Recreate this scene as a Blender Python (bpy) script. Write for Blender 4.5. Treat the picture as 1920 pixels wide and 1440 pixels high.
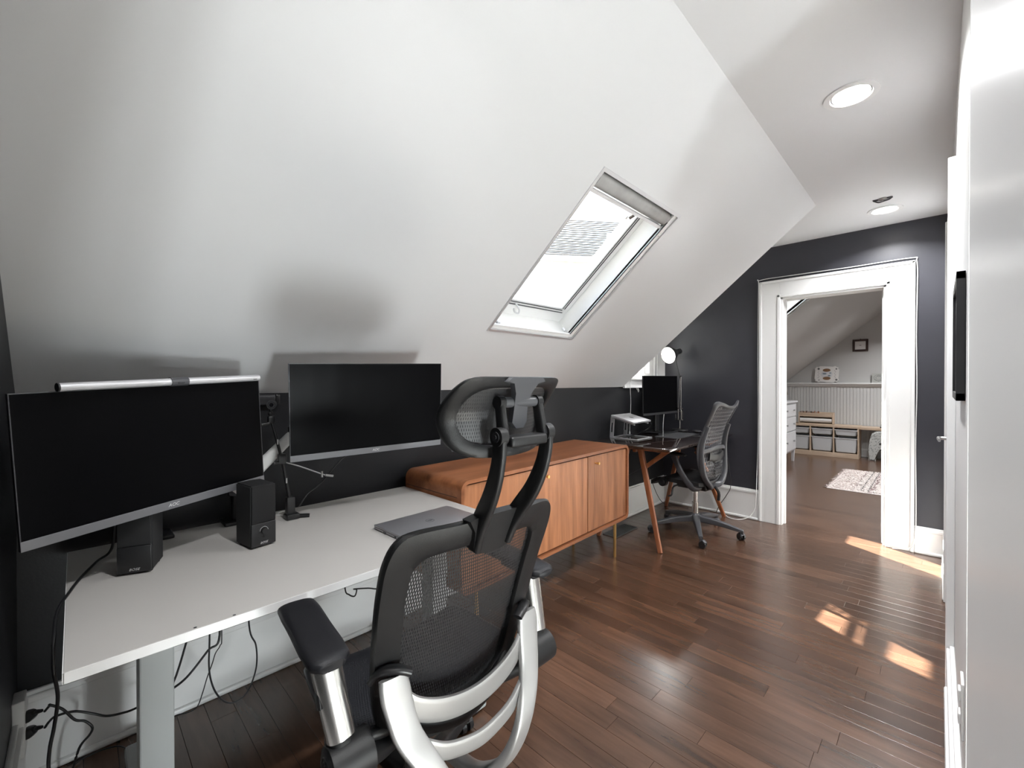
import bpy, bmesh, math, random
from mathutils import Vector, Matrix
random.seed(7)
PI = math.pi
SC = bpy.context.scene
COL = SC.collection
for o in list(bpy.data.objects):
    bpy.data.objects.remove(o)

# ------------------------------------------------------------------ camera
F_PX = 809.7
YAW, PITCH = 0.7791, -0.0057
cam = bpy.data.cameras.new('camera')
cam.sensor_width = 36.0
cam.lens = 36.0 * F_PX / 1920.0
cam.clip_start = 0.01
cam.clip_end = 200
cam_o = bpy.data.objects.new('camera', cam)
COL.objects.link(cam_o)
cam_o.location = (0, 0, 1.25)
cam_o.rotation_euler = (PI / 2 + PITCH, 0, YAW)
SC.camera = cam_o

# ------------------------------------------------------------------ sky, sun, exposure
SUN_DIR = Vector((0.678, -0.402, -0.616)).normalized()     # the way the sunlight travels
w = bpy.data.worlds.new('sky')
SC.world = w
w.use_nodes = True
nt = w.node_tree
nt.nodes.clear()
sky = nt.nodes.new('ShaderNodeTexSky')
sky.sky_type = 'NISHITA'
sky.sun_disc = False
sky.sun_elevation = math.asin(-SUN_DIR.z)
sky.sun_rotation = math.atan2(-SUN_DIR.x, -SUN_DIR.y)
sky.air_density = 1.0
sky.dust_density = 1.0
hsv = nt.nodes.new('ShaderNodeHueSaturation')
hsv.inputs['Saturation'].default_value = 0.7
bg = nt.nodes.new('ShaderNodeBackground')
bg.inputs['Strength'].default_value = 0.32
wo = nt.nodes.new('ShaderNodeOutputWorld')
nt.links.new(sky.outputs[0], hsv.inputs['Color'])
nt.links.new(hsv.outputs[0], bg.inputs[0])
nt.links.new(bg.outputs[0], wo.inputs[0])
sun = bpy.data.lights.new('sun', 'SUN')
sun.energy = 42
sun.angle = math.radians(0.6)
sun.color = (1.0, 0.95, 0.88)
sun_o = bpy.data.objects.new('sun', sun)
COL.objects.link(sun_o)
sun_o.location = (-4, 3, 5)
sun_o.rotation_euler = SUN_DIR.to_track_quat('-Z', 'Y').to_euler()
DOWNLIGHT_W = 10.0
LAMP_W = 6.0
LANDING_FILL_W = 78.0
SC.view_settings.view_transform = 'Standard'
SC.view_settings.look = 'None'
SC.view_settings.exposure = 1.15
SC.view_settings.gamma = 1
SC.view_settings.use_curve_mapping = False

# ------------------------------------------------------------------ room numbers
XK, ZK = -2.049, 1.2005        # knee wall face, foot of the slope
XS, ZC = -0.5916, 2.4354       # top of the slope, ceiling height
YL, YE = -0.13, 4.33           # left wall, end wall
YD = 3.51                      # the slope stops here, dormer beyond
XR = 0.05                      # right wall
WT = 0.12                      # wall thickness
YB = 9.2                       # back wall of the far room
ZCB = 2.52
S1 = Vector((XS - XK, 0, ZC - ZK)).normalized()
SN = Vector((-S1.z, 0, S1.x))

# ------------------------------------------------------------------ materials
def mat(name, color, rough=0.5, metal=0.0, spec=0.5, coat=0.0, noise=0.0, nscale=20.0, bump=0.0, bscale=200.0, emit=0.0, rand=0.0, trans=0.0):
    m = bpy.data.materials.new(name)
    m.use_nodes = True
    t = m.node_tree
    b = t.nodes['Principled BSDF']
    b.inputs['Base Color'].default_value = (*color, 1)
    b.inputs['Roughness'].default_value = rough
    b.inputs['Metallic'].default_value = metal
    b.inputs['Specular IOR Level'].default_value = spec
    b.inputs['Coat Weight'].default_value = coat
    if emit:
        b.inputs['Emission Color'].default_value = (*color, 1)
        b.inputs['Emission Strength'].default_value = emit
    tc = t.nodes.new('ShaderNodeTexCoord')
    if noise or rand:
        n = t.nodes.new('ShaderNodeTexNoise')
        n.inputs['Scale'].default_value = nscale
        n.inputs['Detail'].default_value = 4
        t.links.new(tc.outputs['Object'], n.inputs['Vector'])
        mr = t.nodes.new('ShaderNodeMapRange')
        mr.inputs['To Min'].default_value = 1 - noise
        mr.inputs['To Max'].default_value = 1 + noise
        t.links.new(n.outputs['Fac'], mr.inputs['Value'])
        mul = t.nodes.new('ShaderNodeVectorMath')
        mul.operation = 'SCALE'
        mul.inputs[0].default_value = color
        t.links.new(mr.outputs[0], mul.inputs['Scale'])
        t.links.new(mul.outputs[0], b.inputs['Base Color'])
    if bump:
        n2 = t.nodes.new('ShaderNodeTexNoise')
        n2.inputs['Scale'].default_value = bscale
        n2.inputs['Detail'].default_value = 3
        t.links.new(tc.outputs['Object'], n2.inputs['Vector'])
        bp = t.nodes.new('ShaderNodeBump')
        bp.inputs['Strength'].default_value = bump
        bp.inputs['Distance'].default_value = 0.002
        t.links.new(n2.outputs['Fac'], bp.inputs['Height'])
        t.links.new(bp.outputs[0], b.inputs['Normal'])
    return m

def wood(name, c1, c2, rough=0.4, scale=(1, 1, 1), stretch=(1, 12, 12), per_obj=0.0, coat=0.0, knots=0.25, bump=0.15, ramp=(0.42, 0.92)):
    """grain runs along the axis whose stretch is smallest; world position, shifted per object"""
    m = bpy.data.materials.new(name)
    m.use_nodes = True
    t = m.node_tree
    b = t.nodes['Principled BSDF']
    b.inputs['Roughness'].default_value = rough
    b.inputs['Coat Weight'].default_value = coat
    b.inputs['Coat Roughness'].default_value = 0.26
    geo = t.nodes.new('ShaderNodeNewGeometry')
    oi = t.nodes.new('ShaderNodeObjectInfo')
    sh = t.nodes.new('ShaderNodeVectorMath'); sh.operation = 'SCALE'
    sh.inputs[0].default_value = (7, 13, 5)
    t.links.new(oi.outputs['Random'], sh.inputs['Scale'])
    ad = t.nodes.new('ShaderNodeVectorMath'); ad.operation = 'ADD'
    t.links.new(geo.outputs['Position'], ad.inputs[0])
    if per_obj:
        t.links.new(sh.outputs[0], ad.inputs[1])
    mp = t.nodes.new('ShaderNodeMapping')
    mp.inputs['Scale'].default_value = stretch
    t.links.new(ad.outputs[0], mp.inputs['Vector'])
    n1 = t.nodes.new('ShaderNodeTexNoise')
    n1.inputs['Scale'].default_value = 1.6
    n1.inputs['Detail'].default_value = 6
    n1.inputs['Distortion'].default_value = 0.6
    t.links.new(mp.outputs[0], n1.inputs['Vector'])
    n2 = t.nodes.new('ShaderNodeTexNoise')
    n2.inputs['Scale'].default_value = 9
    n2.inputs['Detail'].default_value = 5
    t.links.new(mp.outputs[0], n2.inputs['Vector'])
    mx = t.nodes.new('ShaderNodeMath'); mx.operation = 'MULTIPLY_ADD'
    t.links.new(n2.outputs['Fac'], mx.inputs[0]); mx.inputs[1].default_value = 0.35
    t.links.new(n1.outputs['Fac'], mx.inputs[2])
    cr = t.nodes.new('ShaderNodeValToRGB')
    cr.color_ramp.elements[0].position = ramp[0]
    cr.color_ramp.elements[1].position = min(1, ramp[1])
    cr.color_ramp.elements[0].color = (*c1, 1)
    cr.color_ramp.elements[1].color = (*c2, 1)
    t.links.new(mx.outputs[0], cr.inputs[0])
    last = cr.outputs[0]
    if per_obj:
        mr = t.nodes.new('ShaderNodeMapRange')
        mr.inputs['To Min'].default_value = 1 - per_obj
        mr.inputs['To Max'].default_value = 1 + per_obj
        t.links.new(oi.outputs['Random'], mr.inputs['Value'])
        sc = t.nodes.new('ShaderNodeVectorMath'); sc.operation = 'SCALE'
        t.links.new(last, sc.inputs[0]); t.links.new(mr.outputs[0], sc.inputs['Scale'])
        last = sc.outputs[0]
    t.links.new(last, b.inputs['Base Color'])
    if bump:
        bp = t.nodes.new('ShaderNodeBump')
        bp.inputs['Strength'].default_value = bump
        bp.inputs['Distance'].default_value = 0.001
        t.links.new(n2.outputs['Fac'], bp.inputs['Height'])
        t.links.new(bp.outputs[0], b.inputs['Normal'])
    return m

def glass_mat(name, tint=(0.96, 0.98, 0.98), gloss=0.06):
    m = bpy.data.materials.new(name)
    m.use_nodes = True
    t = m.node_tree
    t.nodes.clear()
    tr = t.nodes.new('ShaderNodeBsdfTransparent'); tr.inputs[0].default_value = (*tint, 1)
    gl = t.nodes.new('ShaderNodeBsdfGlossy'); gl.inputs['Roughness'].default_value = 0.02
    lw = t.nodes.new('ShaderNodeLayerWeight'); lw.inputs['Blend'].default_value = 0.5
    pw = t.nodes.new('ShaderNodeMath'); pw.operation = 'POWER'; pw.inputs[1].default_value = 4.0
    t.links.new(lw.outputs['Facing'], pw.inputs[0])
    fr = t.nodes.new('ShaderNodeMath'); fr.operation = 'MULTIPLY_ADD'; fr.inputs[1].default_value = 0.85; fr.inputs[2].default_value = 0.04
    t.links.new(pw.outputs[0], fr.inputs[0])
    mx = t.nodes.new('ShaderNodeMixShader')
    o = t.nodes.new('ShaderNodeOutputMaterial')
    t.links.new(fr.outputs[0], mx.inputs[0]); t.links.new(tr.outputs[0], mx.inputs[1]); t.links.new(gl.outputs[0], mx.inputs[2])
    t.links.new(mx.outputs[0], o.inputs[0])
    return m

M = {}
M['wall_white'] = mat('white_wall_paint', (0.70, 0.70, 0.695), 0.55, bump=0.05, bscale=60, noise=0.01, nscale=3)
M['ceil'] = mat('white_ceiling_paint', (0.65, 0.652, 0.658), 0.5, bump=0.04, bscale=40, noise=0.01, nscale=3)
M['ceil_lifted'] = mat('white_ceiling_lightened', (0.74, 0.742, 0.75), 0.5, bump=0.04, bscale=40, noise=0.01, nscale=3)  # slope white copied lighter, to put the flat ceiling's brightness into colour
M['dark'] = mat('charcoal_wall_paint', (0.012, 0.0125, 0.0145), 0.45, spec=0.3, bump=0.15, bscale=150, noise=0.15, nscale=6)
M['dark_lit'] = mat('charcoal_window_lit', (0.034, 0.0345, 0.043), 0.40, spec=0.5, bump=0.15, bscale=150, noise=0.15, nscale=6)  # charcoal lightened for the window and lamp light on the end wall
M['trim'] = mat('white_trim_paint', (0.78, 0.78, 0.775), 0.35, bump=0.04, bscale=30, noise=0.015, nscale=8)
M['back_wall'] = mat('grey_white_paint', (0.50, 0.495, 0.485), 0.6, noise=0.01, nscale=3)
M['bead'] = mat('beadboard_paint', (0.60, 0.60, 0.59), 0.5, noise=0.02, nscale=10)
M['plank'] = wood('walnut_floor_plank', (0.026, 0.0125, 0.0075), (0.125, 0.064, 0.038), 0.27, stretch=(0.9, 7, 7), per_obj=0.22, coat=0.35, bump=0.05, ramp=(0.25, 1.05))
M['subfloor'] = mat('dark_floor_joint', (0.02, 0.011, 0.007), 0.6, noise=0.1)
M['cabinet'] = wood('acacia_cabinet_wood', (0.15, 0.048, 0.018), (0.40, 0.155, 0.066), 0.34, stretch=(8, 0.9, 8), per_obj=0.08, ramp=(.34, .95))
M['cabinet_v'] = wood('acacia_door_wood', (0.155, 0.050, 0.019), (0.50, 0.215, 0.098), 0.36, stretch=(9, 9, 0.8), per_obj=0.10, ramp=(.34, .95))
M['leg_wood'] = wood('orange_leg_wood', (0.20, 0.060, 0.022), (0.36, 0.135, 0.06), 0.35, stretch=(12, 12, 1.5), per_obj=0.05)
M['pine'] = wood('pale_pine', (0.46, 0.34, 0.235), (0.66, 0.52, 0.40), 0.5, stretch=(1.5, 10, 10), per_obj=0.04)
M['dark_wood'] = wood('dark_frame_wood', (0.018, 0.008, 0.006), (0.05, 0.022, 0.015), 0.4, stretch=(3, 10, 10))
M['desk'] = mat('matt_grey_desk_laminate', (0.44, 0.425, 0.405), 0.5, noise=0.015, nscale=5, bump=0.06, bscale=400)
M['desk_leg'] = mat('light_grey_powder_coat', (0.42, 0.44, 0.44), 0.4)
M['black'] = mat('black_plastic', (0.012, 0.012, 0.013), 0.35, bump=0.1, bscale=900)
M['rubber'] = mat('black_soft_pad', (0.009, 0.009, 0.011), 0.45, spec=0.3, bump=0.15, bscale=700)
M['black_matte'] = mat('black_matte', (0.010, 0.010, 0.011), 0.7, bump=0.2, bscale=900)
M['cloth'] = mat('black_grille_cloth', (0.008, 0.008, 0.0085), 0.9, bump=0.5, bscale=1500)
M['screen'] = mat('dark_screen', (0.002, 0.002, 0.0024), 0.28, spec=0.05)
M['grey_bezel'] = mat('grey_metal_bezel', (0.16, 0.16, 0.17), 0.38, 0.55)
M['char'] = mat('charcoal_metal', (0.06, 0.06, 0.065), 0.35, 0.5)
M['frame_black'] = mat('chair_frame_plastic', (0.009, 0.009, 0.0095), 0.42, spec=0.35, bump=0.25, bscale=900)
M['chair_grey'] = mat('graphite_chair_plastic', (0.06, 0.061, 0.067), 0.33, bump=0.1, bscale=900)
M['mesh'] = mat('black_chair_mesh', (0.014, 0.014, 0.015), 0.45)
M['mesh_grey'] = mat('grey_chair_mesh', (0.10, 0.10, 0.108), 0.4)
M['seat_mesh'] = mat('dark_seat_weave', (0.010, 0.011, 0.015), 0.6, bump=0.9, bscale=350)
M['silver'] = mat('satin_silver_paint', (0.33, 0.326, 0.32), 0.36, 0.5, bump=0.05, bscale=900)
M['chrome'] = mat('chrome', (0.50, 0.485, 0.47), 0.24, 0.95)
M['steel'] = mat('brushed_steel', (0.42, 0.42, 0.42), 0.28, 0.9)
M['alu'] = mat('space_grey_aluminium', (0.40, 0.40, 0.42), 0.36, 0.75)
M['alu_light'] = mat('silver_aluminium', (0.62, 0.62, 0.64), 0.34, 0.55)
M['brass'] = mat('brushed_brass', (0.70, 0.44, 0.16), 0.28, 0.9)
M['white_plastic'] = mat('white_plastic', (0.72, 0.72, 0.71), 0.35)
M['bin'] = mat('white_bin_plastic', (0.62, 0.63, 0.64), 0.4, noise=0.01)
M['white_enamel'] = mat('white_furniture_paint', (0.64, 0.645, 0.66), 0.4, noise=0.01)
M['paper'] = mat('white_paper', (0.74, 0.72, 0.70), 0.7)
M['ink'] = mat('grey_ink', (0.12, 0.12, 0.12), 0.7)
M['logo'] = mat('pale_logo_print', (0.55, 0.55, 0.55), 0.4)
M['logo_dark'] = mat('dark_logo_print', (0.05, 0.05, 0.055), 0.3, 0.4)
M['lens'] = mat('black_glass_lens', (0.004, 0.004, 0.006), 0.06, coat=1.0)
M['taupe'] = mat('taupe_fabric', (0.33, 0.29, 0.25), 0.85, noise=0.06, nscale=60)
M['terrazzo'] = None
M['rug_w'] = mat('cream_rug_wool', (0.66, 0.60, 0.57), 0.95, noise=0.08, nscale=60, bump=0.8, bscale=150)
M['rug_p'] = mat('blush_rug_wool', (0.58, 0.47, 0.44), 0.95, noise=0.08, nscale=60, bump=0.8, bscale=150)
M['rug_b'] = mat('brown_rug_wool', (0.20, 0.12, 0.11), 0.95, noise=0.15, nscale=60, bump=0.8, bscale=150)
M['rug_m'] = mat('mauve_rug_wool', (0.27, 0.18, 0.18), 0.95, noise=0.15, nscale=60, bump=0.8, bscale=150)
M['light_on'] = mat('glowing_diffuser', (1.0, 0.96, 0.90), 0.5, emit=9.0)
M['bulb_on'] = mat('glowing_bulb_face', (1.0, 0.97, 0.92), 0.5, emit=2.2)
M['glass'] = glass_mat('clear_glass')
M['shingle'] = mat('pale_grey_shingle', (0.034, 0.034, 0.033), 0.9, noise=0.12, nscale=3)
M['siding'] = mat('pale_siding', (0.6, 0.6, 0.58), 0.8, noise=0.05)
M['pale_floor'] = mat('pale_bounce_floor', (0.62, 0.60, 0.57), 0.9, noise=0.05, nscale=80)  # unseen floor, made pale so that its sun patch bounces
M['ground'] = mat('pale_gravel_ground', (0.30, 0.30, 0.26), 0.95, noise=0.3, nscale=2)
M['felt'] = mat('dark_felt_mat', (0.045, 0.046, 0.05), 0.8, bump=0.3, bscale=500)
M['table_glass'] = mat('dark_gloss_table_top', (0.022, 0.013, 0.011), 0.05, spec=0.9, coat=1.0)
M['sisal'] = mat('grey_metal_vent', (0.12, 0.12, 0.12), 0.4, 0.6)
M['cassette'] = mat('grey_blind_fabric', (0.36, 0.355, 0.345), 0.7, noise=0.3, nscale=14)
# speckled foam of the small chair
mt = mat('speckled_recycled_plastic', (0.42, 0.43, 0.42), 0.7)
t = mt.node_tree
v = t.nodes.new('ShaderNodeTexVoronoi'); v.inputs['Scale'].default_value = 45
cr = t.nodes.new('ShaderNodeValToRGB')
cr.color_ramp.elements[0].position = 0.25; cr.color_ramp.elements[0].color = (0.2, 0.21, 0.2, 1)
cr.color_ramp.elements[1].position = 0.42; cr.color_ramp.elements[1].color = (0.47, 0.475, 0.46, 1)
tc = t.nodes['Texture Coordinate']
t.links.new(tc.outputs['Object'], v.inputs['Vector']); t.links.new(v.outputs['Distance'], cr.inputs[0])
t.links.new(cr.outputs[0], t.nodes['Principled BSDF'].inputs['Base Color'])
M['terrazzo'] = mt

# ------------------------------------------------------------------ object helpers
def mw(o):
    m = o.matrix_basis.copy()
    while o.parent:
        o = o.parent
        m = o.matrix_basis @ m
    return m

def link(name, me, parent=None, local=False):
    o = bpy.data.objects.new(name, me)
    COL.objects.link(o)
    if parent is not None:
        if me is not None and not local:
            me.transform(mw(parent).inverted())
        o.parent = parent
    return o

def obj(name, bm, m, parent=None, local=False, smooth=False, label=None, auto=None):
    me = bpy.data.meshes.new(name)
    bmesh.ops.recalc_face_normals(bm, faces=bm.faces)
    bm.to_mesh(me)
    bm.free()
    me.materials.append(M[m] if isinstance(m, str) else m)
    if smooth:
        for p in me.polygons:
            p.use_smooth = True
    if auto:
        for p in me.polygons:
            p.use_smooth = True
        me.set_sharp_from_angle(angle=math.radians(auto))
    o = link(name, me, parent, local)
    if label:
        o['label'] = label
    return o

def tag(o, label, cat, group=None):
    o['label'] = label
    o['category'] = cat
    if group:
        o['group'] = group
    return o

def thing(name, label, cat, loc=(0, 0, 0), rotz=0, group=None):
    o = bpy.data.objects.new(name, None)
    o.empty_display_size = 0.05
    COL.objects.link(o)
    o.location = loc
    o.rotation_euler = (0, 0, rotz)
    return tag(o, label, cat, group)

def struct(o):
    o['kind'] = 'structure'
    return o

def NB():
    return bmesh.new()

def box(bm, lo, hi, bev=0.0, seg=2, mtx=None):
    lo = Vector(lo); hi = Vector(hi)
    a = Vector([min(lo[i], hi[i]) for i in range(3)]); b = Vector([max(lo[i], hi[i]) for i in range(3)])
    r = bmesh.ops.create_cube(bm, size=1.0)
    vs = r['verts']
    bmesh.ops.scale(bm, verts=vs, vec=(b - a))
    bmesh.ops.translate(bm, verts=vs, vec=(a + b) / 2)
    if bev > 0:
        es = {e for v_ in vs for e in v_.link_edges}
        rr = bmesh.ops.bevel(bm, geom=list(es), offset=bev, segments=seg, affect='EDGES', profile=0.5)
        vs = list({v_ for f in rr['faces'] for v_ in f.verts} | {v_ for v_ in vs if v_.is_valid})
        # collect the whole island
        st = list(vs); seen = set(st)
        while st:
            q = st.pop()
            for e in q.link_edges:
                o = e.other_vert(q)
                if o not in seen:
                    seen.add(o); st.append(o)
        vs = list(seen)
    if mtx is not None:
        bmesh.ops.transform(bm, matrix=mtx, verts=vs)
    return vs

def cyl(bm, p, q, r0, r1=None, seg=20, cap=True):
    p = Vector(p); q = Vector(q)
    r1 = r0 if r1 is None else r1
    d = (q - p)
    rot = d.to_track_quat('Z', 'Y').to_matrix().to_4x4()
    m = Matrix.Translation((p + q) / 2) @ rot
    bmesh.ops.create_cone(bm, cap_ends=cap, segments=seg, radius1=r0, radius2=r1, depth=d.length, matrix=m)

def sphere(bm, c, r, scale=(1, 1, 1), u=20, v_=12):
    bmesh.ops.create_uvsphere(bm, u_segments=u, v_segments=v_, radius=r,
                              matrix=Matrix.Translation(c) @ Matrix.Diagonal((*scale, 1)))

def lathe(bm, prof, c=(0, 0, 0), seg=24, mtx=None):
    rows = []
    for r, z in prof:
        row = []
        for k in range(seg):
            a = 2 * PI * k / seg
            p = Vector((r * math.cos(a), r * math.sin(a), z))
            if mtx is not None:
                p = mtx @ p
            row.append(bm.verts.new(p + Vector(c)))
        rows.append(row)
    for i in range(len(rows) - 1):
        for k in range(seg):
            bm.faces.new((rows[i][k], rows[i][(k + 1) % seg], rows[i + 1][(k + 1) % seg], rows[i + 1][k]))
    if prof[0][0] > 1e-4:
        bm.faces.new(rows[0][::-1])
    if prof[-1][0] > 1e-4:
        bm.faces.new(rows[-1])

def prism(bm, poly, vec):
    vec = Vector(vec)
    a = [bm.verts.new(Vector(p)) for p in poly]
    b = [bm.verts.new(Vector(p) + vec) for p in poly]
    n = len(a)
    bm.faces.new(a[::-1]); bm.faces.new(b)
    for i in range(n):
        bm.faces.new((a[i], a[(i + 1) % n], b[(i + 1) % n], b[i]))

def spline(pts, n=8, closed=False):
    P = [Vector(p) for p in pts]
    out = []
    m = len(P)
    rng = m if closed else m - 1
    for i in range(rng):
        p0 = P[(i - 1) % m] if closed or i > 0 else P[0] * 2 - P[1]
        p1 = P[i]; p2 = P[(i + 1) % m]
        p3 = P[(i + 2) % m] if closed or i + 2 < m else P[-1] * 2 - P[-2]
        for k in range(n):
            t_ = k / n
            out.append(0.5 * ((2 * p1) + (-p0 + p2) * t_ + (2 * p0 - 5 * p1 + 4 * p2 - p3) * t_ * t_ + (-p0 + 3 * p1 - 3 * p2 + p3) * t_ ** 3))
    if not closed:
        out.append(P[-1].copy())
    return out

def sweep(bm, path, size, up=(0, 0, 1), n=12, sq=2.0, closed=False, cap=True):
    """superellipse section along a path. size: (w,h) or a list per point; w is across (tangent x up), h along up"""
    path = [Vector(p) for p in path]
    N = len(path)
    rings = []
    up = Vector(up)
    for i, p in enumerate(path):
        if closed:
            T = (path[(i + 1) % N] - path[i - 1]).normalized()
        else:
            T = (path[min(i + 1, N - 1)] - path[max(i - 1, 0)]).normalized()
        U = up - T * up.dot(T)
        if U.length < 1e-3:
            U = Vector((1, 0, 0)) - T * T.x
        U.normalize()
        A = T.cross(U)
        if isinstance(size, list):
            f_ = i / (N - 1) * (len(size) - 1)
            k = min(int(f_), len(size) - 2); g = f_ - k
            w_, h_ = [size[k][j] * (1 - g) + size[k + 1][j] * g for j in (0, 1)]
        else:
            w_, h_ = size
        row = []
        for k in range(n):
            a = 2 * PI * (k + 0.5) / n
            c, s = math.cos(a), math.sin(a)
            cx_ = math.copysign(abs(c) ** (2 / sq), c); sy_ = math.copysign(abs(s) ** (2 / sq), s)
            row.append(bm.verts.new(p + A * cx_ * w_ / 2 + U * sy_ * h_ / 2))
        rings.append(row)
    m = N if closed else N - 1
    for i in range(m):
        a_, b_ = rings[i], rings[(i + 1) % N]
        for k in range(n):
            bm.faces.new((a_[k], a_[(k + 1) % n], b_[(k + 1) % n], b_[k]))
    if cap and not closed:
        bm.faces.new(rings[0][::-1]); bm.faces.new(rings[-1])

def tube(bm, pts, r, n=8, smooth=6):
    pts = spline(pts, smooth) if smooth else [Vector(p) for p in pts]
    sweep(bm, pts, (2 * r, 2 * r), up=(0.13, 0.21, 0.97), n=n)

def ring_band(bm, outer, inner, surf, tb, tf):
    """closed plastic ring between two outlines lying on a surface. surf(s,z)->Vector, normal(+b) is local +Y"""
    N = len(outer)
    rows = []
    for i in range(N):
        o, q = outer[i], inner[i]
        row = []
        for t_, d in ((0.0, 0.0), (0.06, -tb * 0.7), (0.3, -tb), (0.7, -tb), (0.95, -tb * 0.6), (1.0, 0.0), (0.95, tf * 0.7), (0.6, tf), (0.3, tf), (0.05, tf * 0.7)):
            s = o[0] * (1 - t_) + q[0] * t_
            z_ = o[1] * (1 - t_) + q[1] * t_
            p = surf(s, z_)
            row.append(bm.verts.new(p + Vector((0, d, 0))))
        rows.append(row)
    m = len(rows[0])
    for i in range(N):
        a_, b_ = rows[i], rows[(i + 1) % N]
        for k in range(m):
            bm.faces.new((a_[k], a_[(k + 1) % m], b_[(k + 1) % m], b_[k]))

def inside(poly, x, y):
    c = False
    j = len(poly) - 1
    for i in range(len(poly)):
        xi, yi = poly[i][0], poly[i][1]; xj, yj = poly[j][0], poly[j][1]
        if (yi > y) != (yj > y) and x < (xj - xi) * (y - yi) / (yj - yi) + xi:
            c = not c
        j = i
    return c

def hexmesh(name, poly, surf, cw, ch, th, m, parent, local=True):
    """woven net of tall hexagonal holes filling a closed outline"""
    xs = [p[0] for p in poly]; ys = [p[1] for p in poly]
    V = []; Fc = []
    nx = int((max(xs) - min(xs)) / cw) + 2
    ny = int((max(ys) - min(ys)) / (ch * 0.75)) + 2
    q = th / 2
    for j in range(ny):
        for i in range(nx):
            cx_ = min(xs) + (i + (0.5 if j % 2 else 0)) * cw
            cy_ = min(ys) + j * ch * 0.75
            if not inside(poly, cx_, cy_):
                continue
            base = len(V)
            hx = [(cw / 2, ch / 4), (0, ch / 2), (-cw / 2, ch / 4), (-cw / 2, -ch / 4), (0, -ch / 2), (cw / 2, -ch / 4)]
            for (a, b_) in hx:
                V.append(surf(cx_ + a, cy_ + b_))
            kx = 1 - 2 * q / cw; ky = 1 - 2 * q / ch * 1.15
            for (a, b_) in hx:
                V.append(surf(cx_ + a * kx, cy_ + b_ * ky))
            for k in range(6):
                Fc.append((base + k, base + (k + 1) % 6, base + 6 + (k + 1) % 6, base + 6 + k))
    me = bpy.data.meshes.new(name)
    me.from_pydata([tuple(v_) for v_ in V], [], Fc)
    me.materials.append(M[m])
    return link(name, me, parent, local)

def text(name, body, size, mtx, m, parent, local=False, shear=0.0, extrude=0.0004, space=1.0):
    cu = bpy.data.curves.new(name, 'FONT')
    cu.body = body; cu.size = size; cu.align_x = 'CENTER'; cu.align_y = 'CENTER'
    cu.shear = shear; cu.extrude = extrude; cu.space_character = space
    cu.offset = 0.0
    tmp = bpy.data.objects.new('tmp', cu)
    COL.objects.link(tmp)
    dg = bpy.context.evaluated_depsgraph_get()
    me = bpy.data.meshes.new_from_object(tmp.evaluated_get(dg))
    bpy.data.objects.remove(tmp)
    me.transform(mtx)
    me.materials.clear(); me.materials.append(M[m])
    me.name = name
    return link(name, me, parent, local)

def basis(o, ux, uy):
    ux = Vector(ux).normalized(); uy = Vector(uy).normalized(); uz = ux.cross(uy).normalized()
    m = Matrix.Identity(4)
    for i in range(3):
        m[i][0] = ux[i]; m[i][1] = uy[i]; m[i][2] = uz[i]; m[i][3] = o[i]
    return m

def copy_tree(o, parent=None):
    c = o.copy(); COL.objects.link(c)
    if parent is not None:
        c.parent = parent
    for ch in list(o.children):
        copy_tree(ch, c)
    return c

def SL(a, y, d=0.0):
    return Vector((XK, y, ZK)) + S1 * a + SN * d

# ================================================================== SHELL
# floor: a slab with every board of this room its own piece
bm = NB(); box(bm, (-2.6, YL - 0.3, -0.12), (0.4, 4.45, -0.012))
floor = struct(obj('floor', bm, 'subfloor'))
PW = 0.0826
lens = [0.45, 0.62, 0.8, 0.95, 1.15]
plank_mesh = {}
for L_ in lens:
    bm = NB(); box(bm, (0, 0.0004, -0.012), (L_ - 0.0006, PW - 0.0004, 0.0), bev=0.0006, seg=1)
    me = bpy.data.meshes.new('plank'); bm.to_mesh(me); bm.free(); me.materials.append(M['plank'])
    plank_mesh[L_] = me
y = -0.15
row = 0
while y < 4.44:
    x = -2.05 - random.random() * 0.5
    while x < 0.06:
        L_ = random.choice(lens)
        o = bpy.data.objects.new('plank', plank_mesh[L_]); COL.objects.link(o)
        o.parent = floor; o.location = (x, y, 0)
        x += L_
    y += PW
    row += 1
# far room floor, too far to tell boards apart singly
bm = NB()
yy = y
while yy < YB:
    x = -2.05 - random.random() * 0.5
    while x < 1.6:
        L_ = random.choice(lens)
        box(bm, (x, yy + 0.0004, -0.012), (x + L_ - 0.0006, yy + PW - 0.0004, 0.0))
        x += L_
    yy += PW
me_floor = obj('plank_field', bm, wood('walnut_far_floor', (0.040, 0.0205, 0.0125), (0.145, 0.078, 0.048), 0.27, stretch=(0.9, 7, 7), coat=0.35, bump=0.04, ramp=(0.25, 1.05)), floor)
me_floor['kind'] = 'stuff'
bm = NB(); box(bm, (-2.6, 4.45, -0.12), (1.8, YB + 0.3, -0.012))
obj('subfloor', bm, 'subfloor', floor)

# left gable wall, knee wall
bm = NB(); box(bm, (-2.6, YL - WT, -0.1), (0.3, YL, 2.7))
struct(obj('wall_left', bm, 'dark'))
bm = NB(); box(bm, (XK - WT, YL - 0.1, -0.1), (XK, YD + 0.02, ZK + 0.03))
box(bm, (XK - WT, YD + 0.02, -0.1), (XK, YE + 0.1, 1.19))
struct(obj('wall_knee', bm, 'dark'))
# dormer wall above the sill, with the window opening y 3.70..3.98, z 1.33..1.95
bm = NB()
box(bm, (XK - WT, YD - 0.08, 1.19), (XK, YE + 0.1, 1.33))
box(bm, (XK - WT, YD - 0.08, 1.95), (XK, YE + 0.1, 2.6))
box(bm, (XK - WT, YD - 0.08, 1.33), (XK, 3.66, 1.95))
box(bm, (XK - WT, 4.02, 1.33), (XK, YE + 0.1, 1.95))
struct(obj('wall_dormer', bm, 'trim'))
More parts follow.
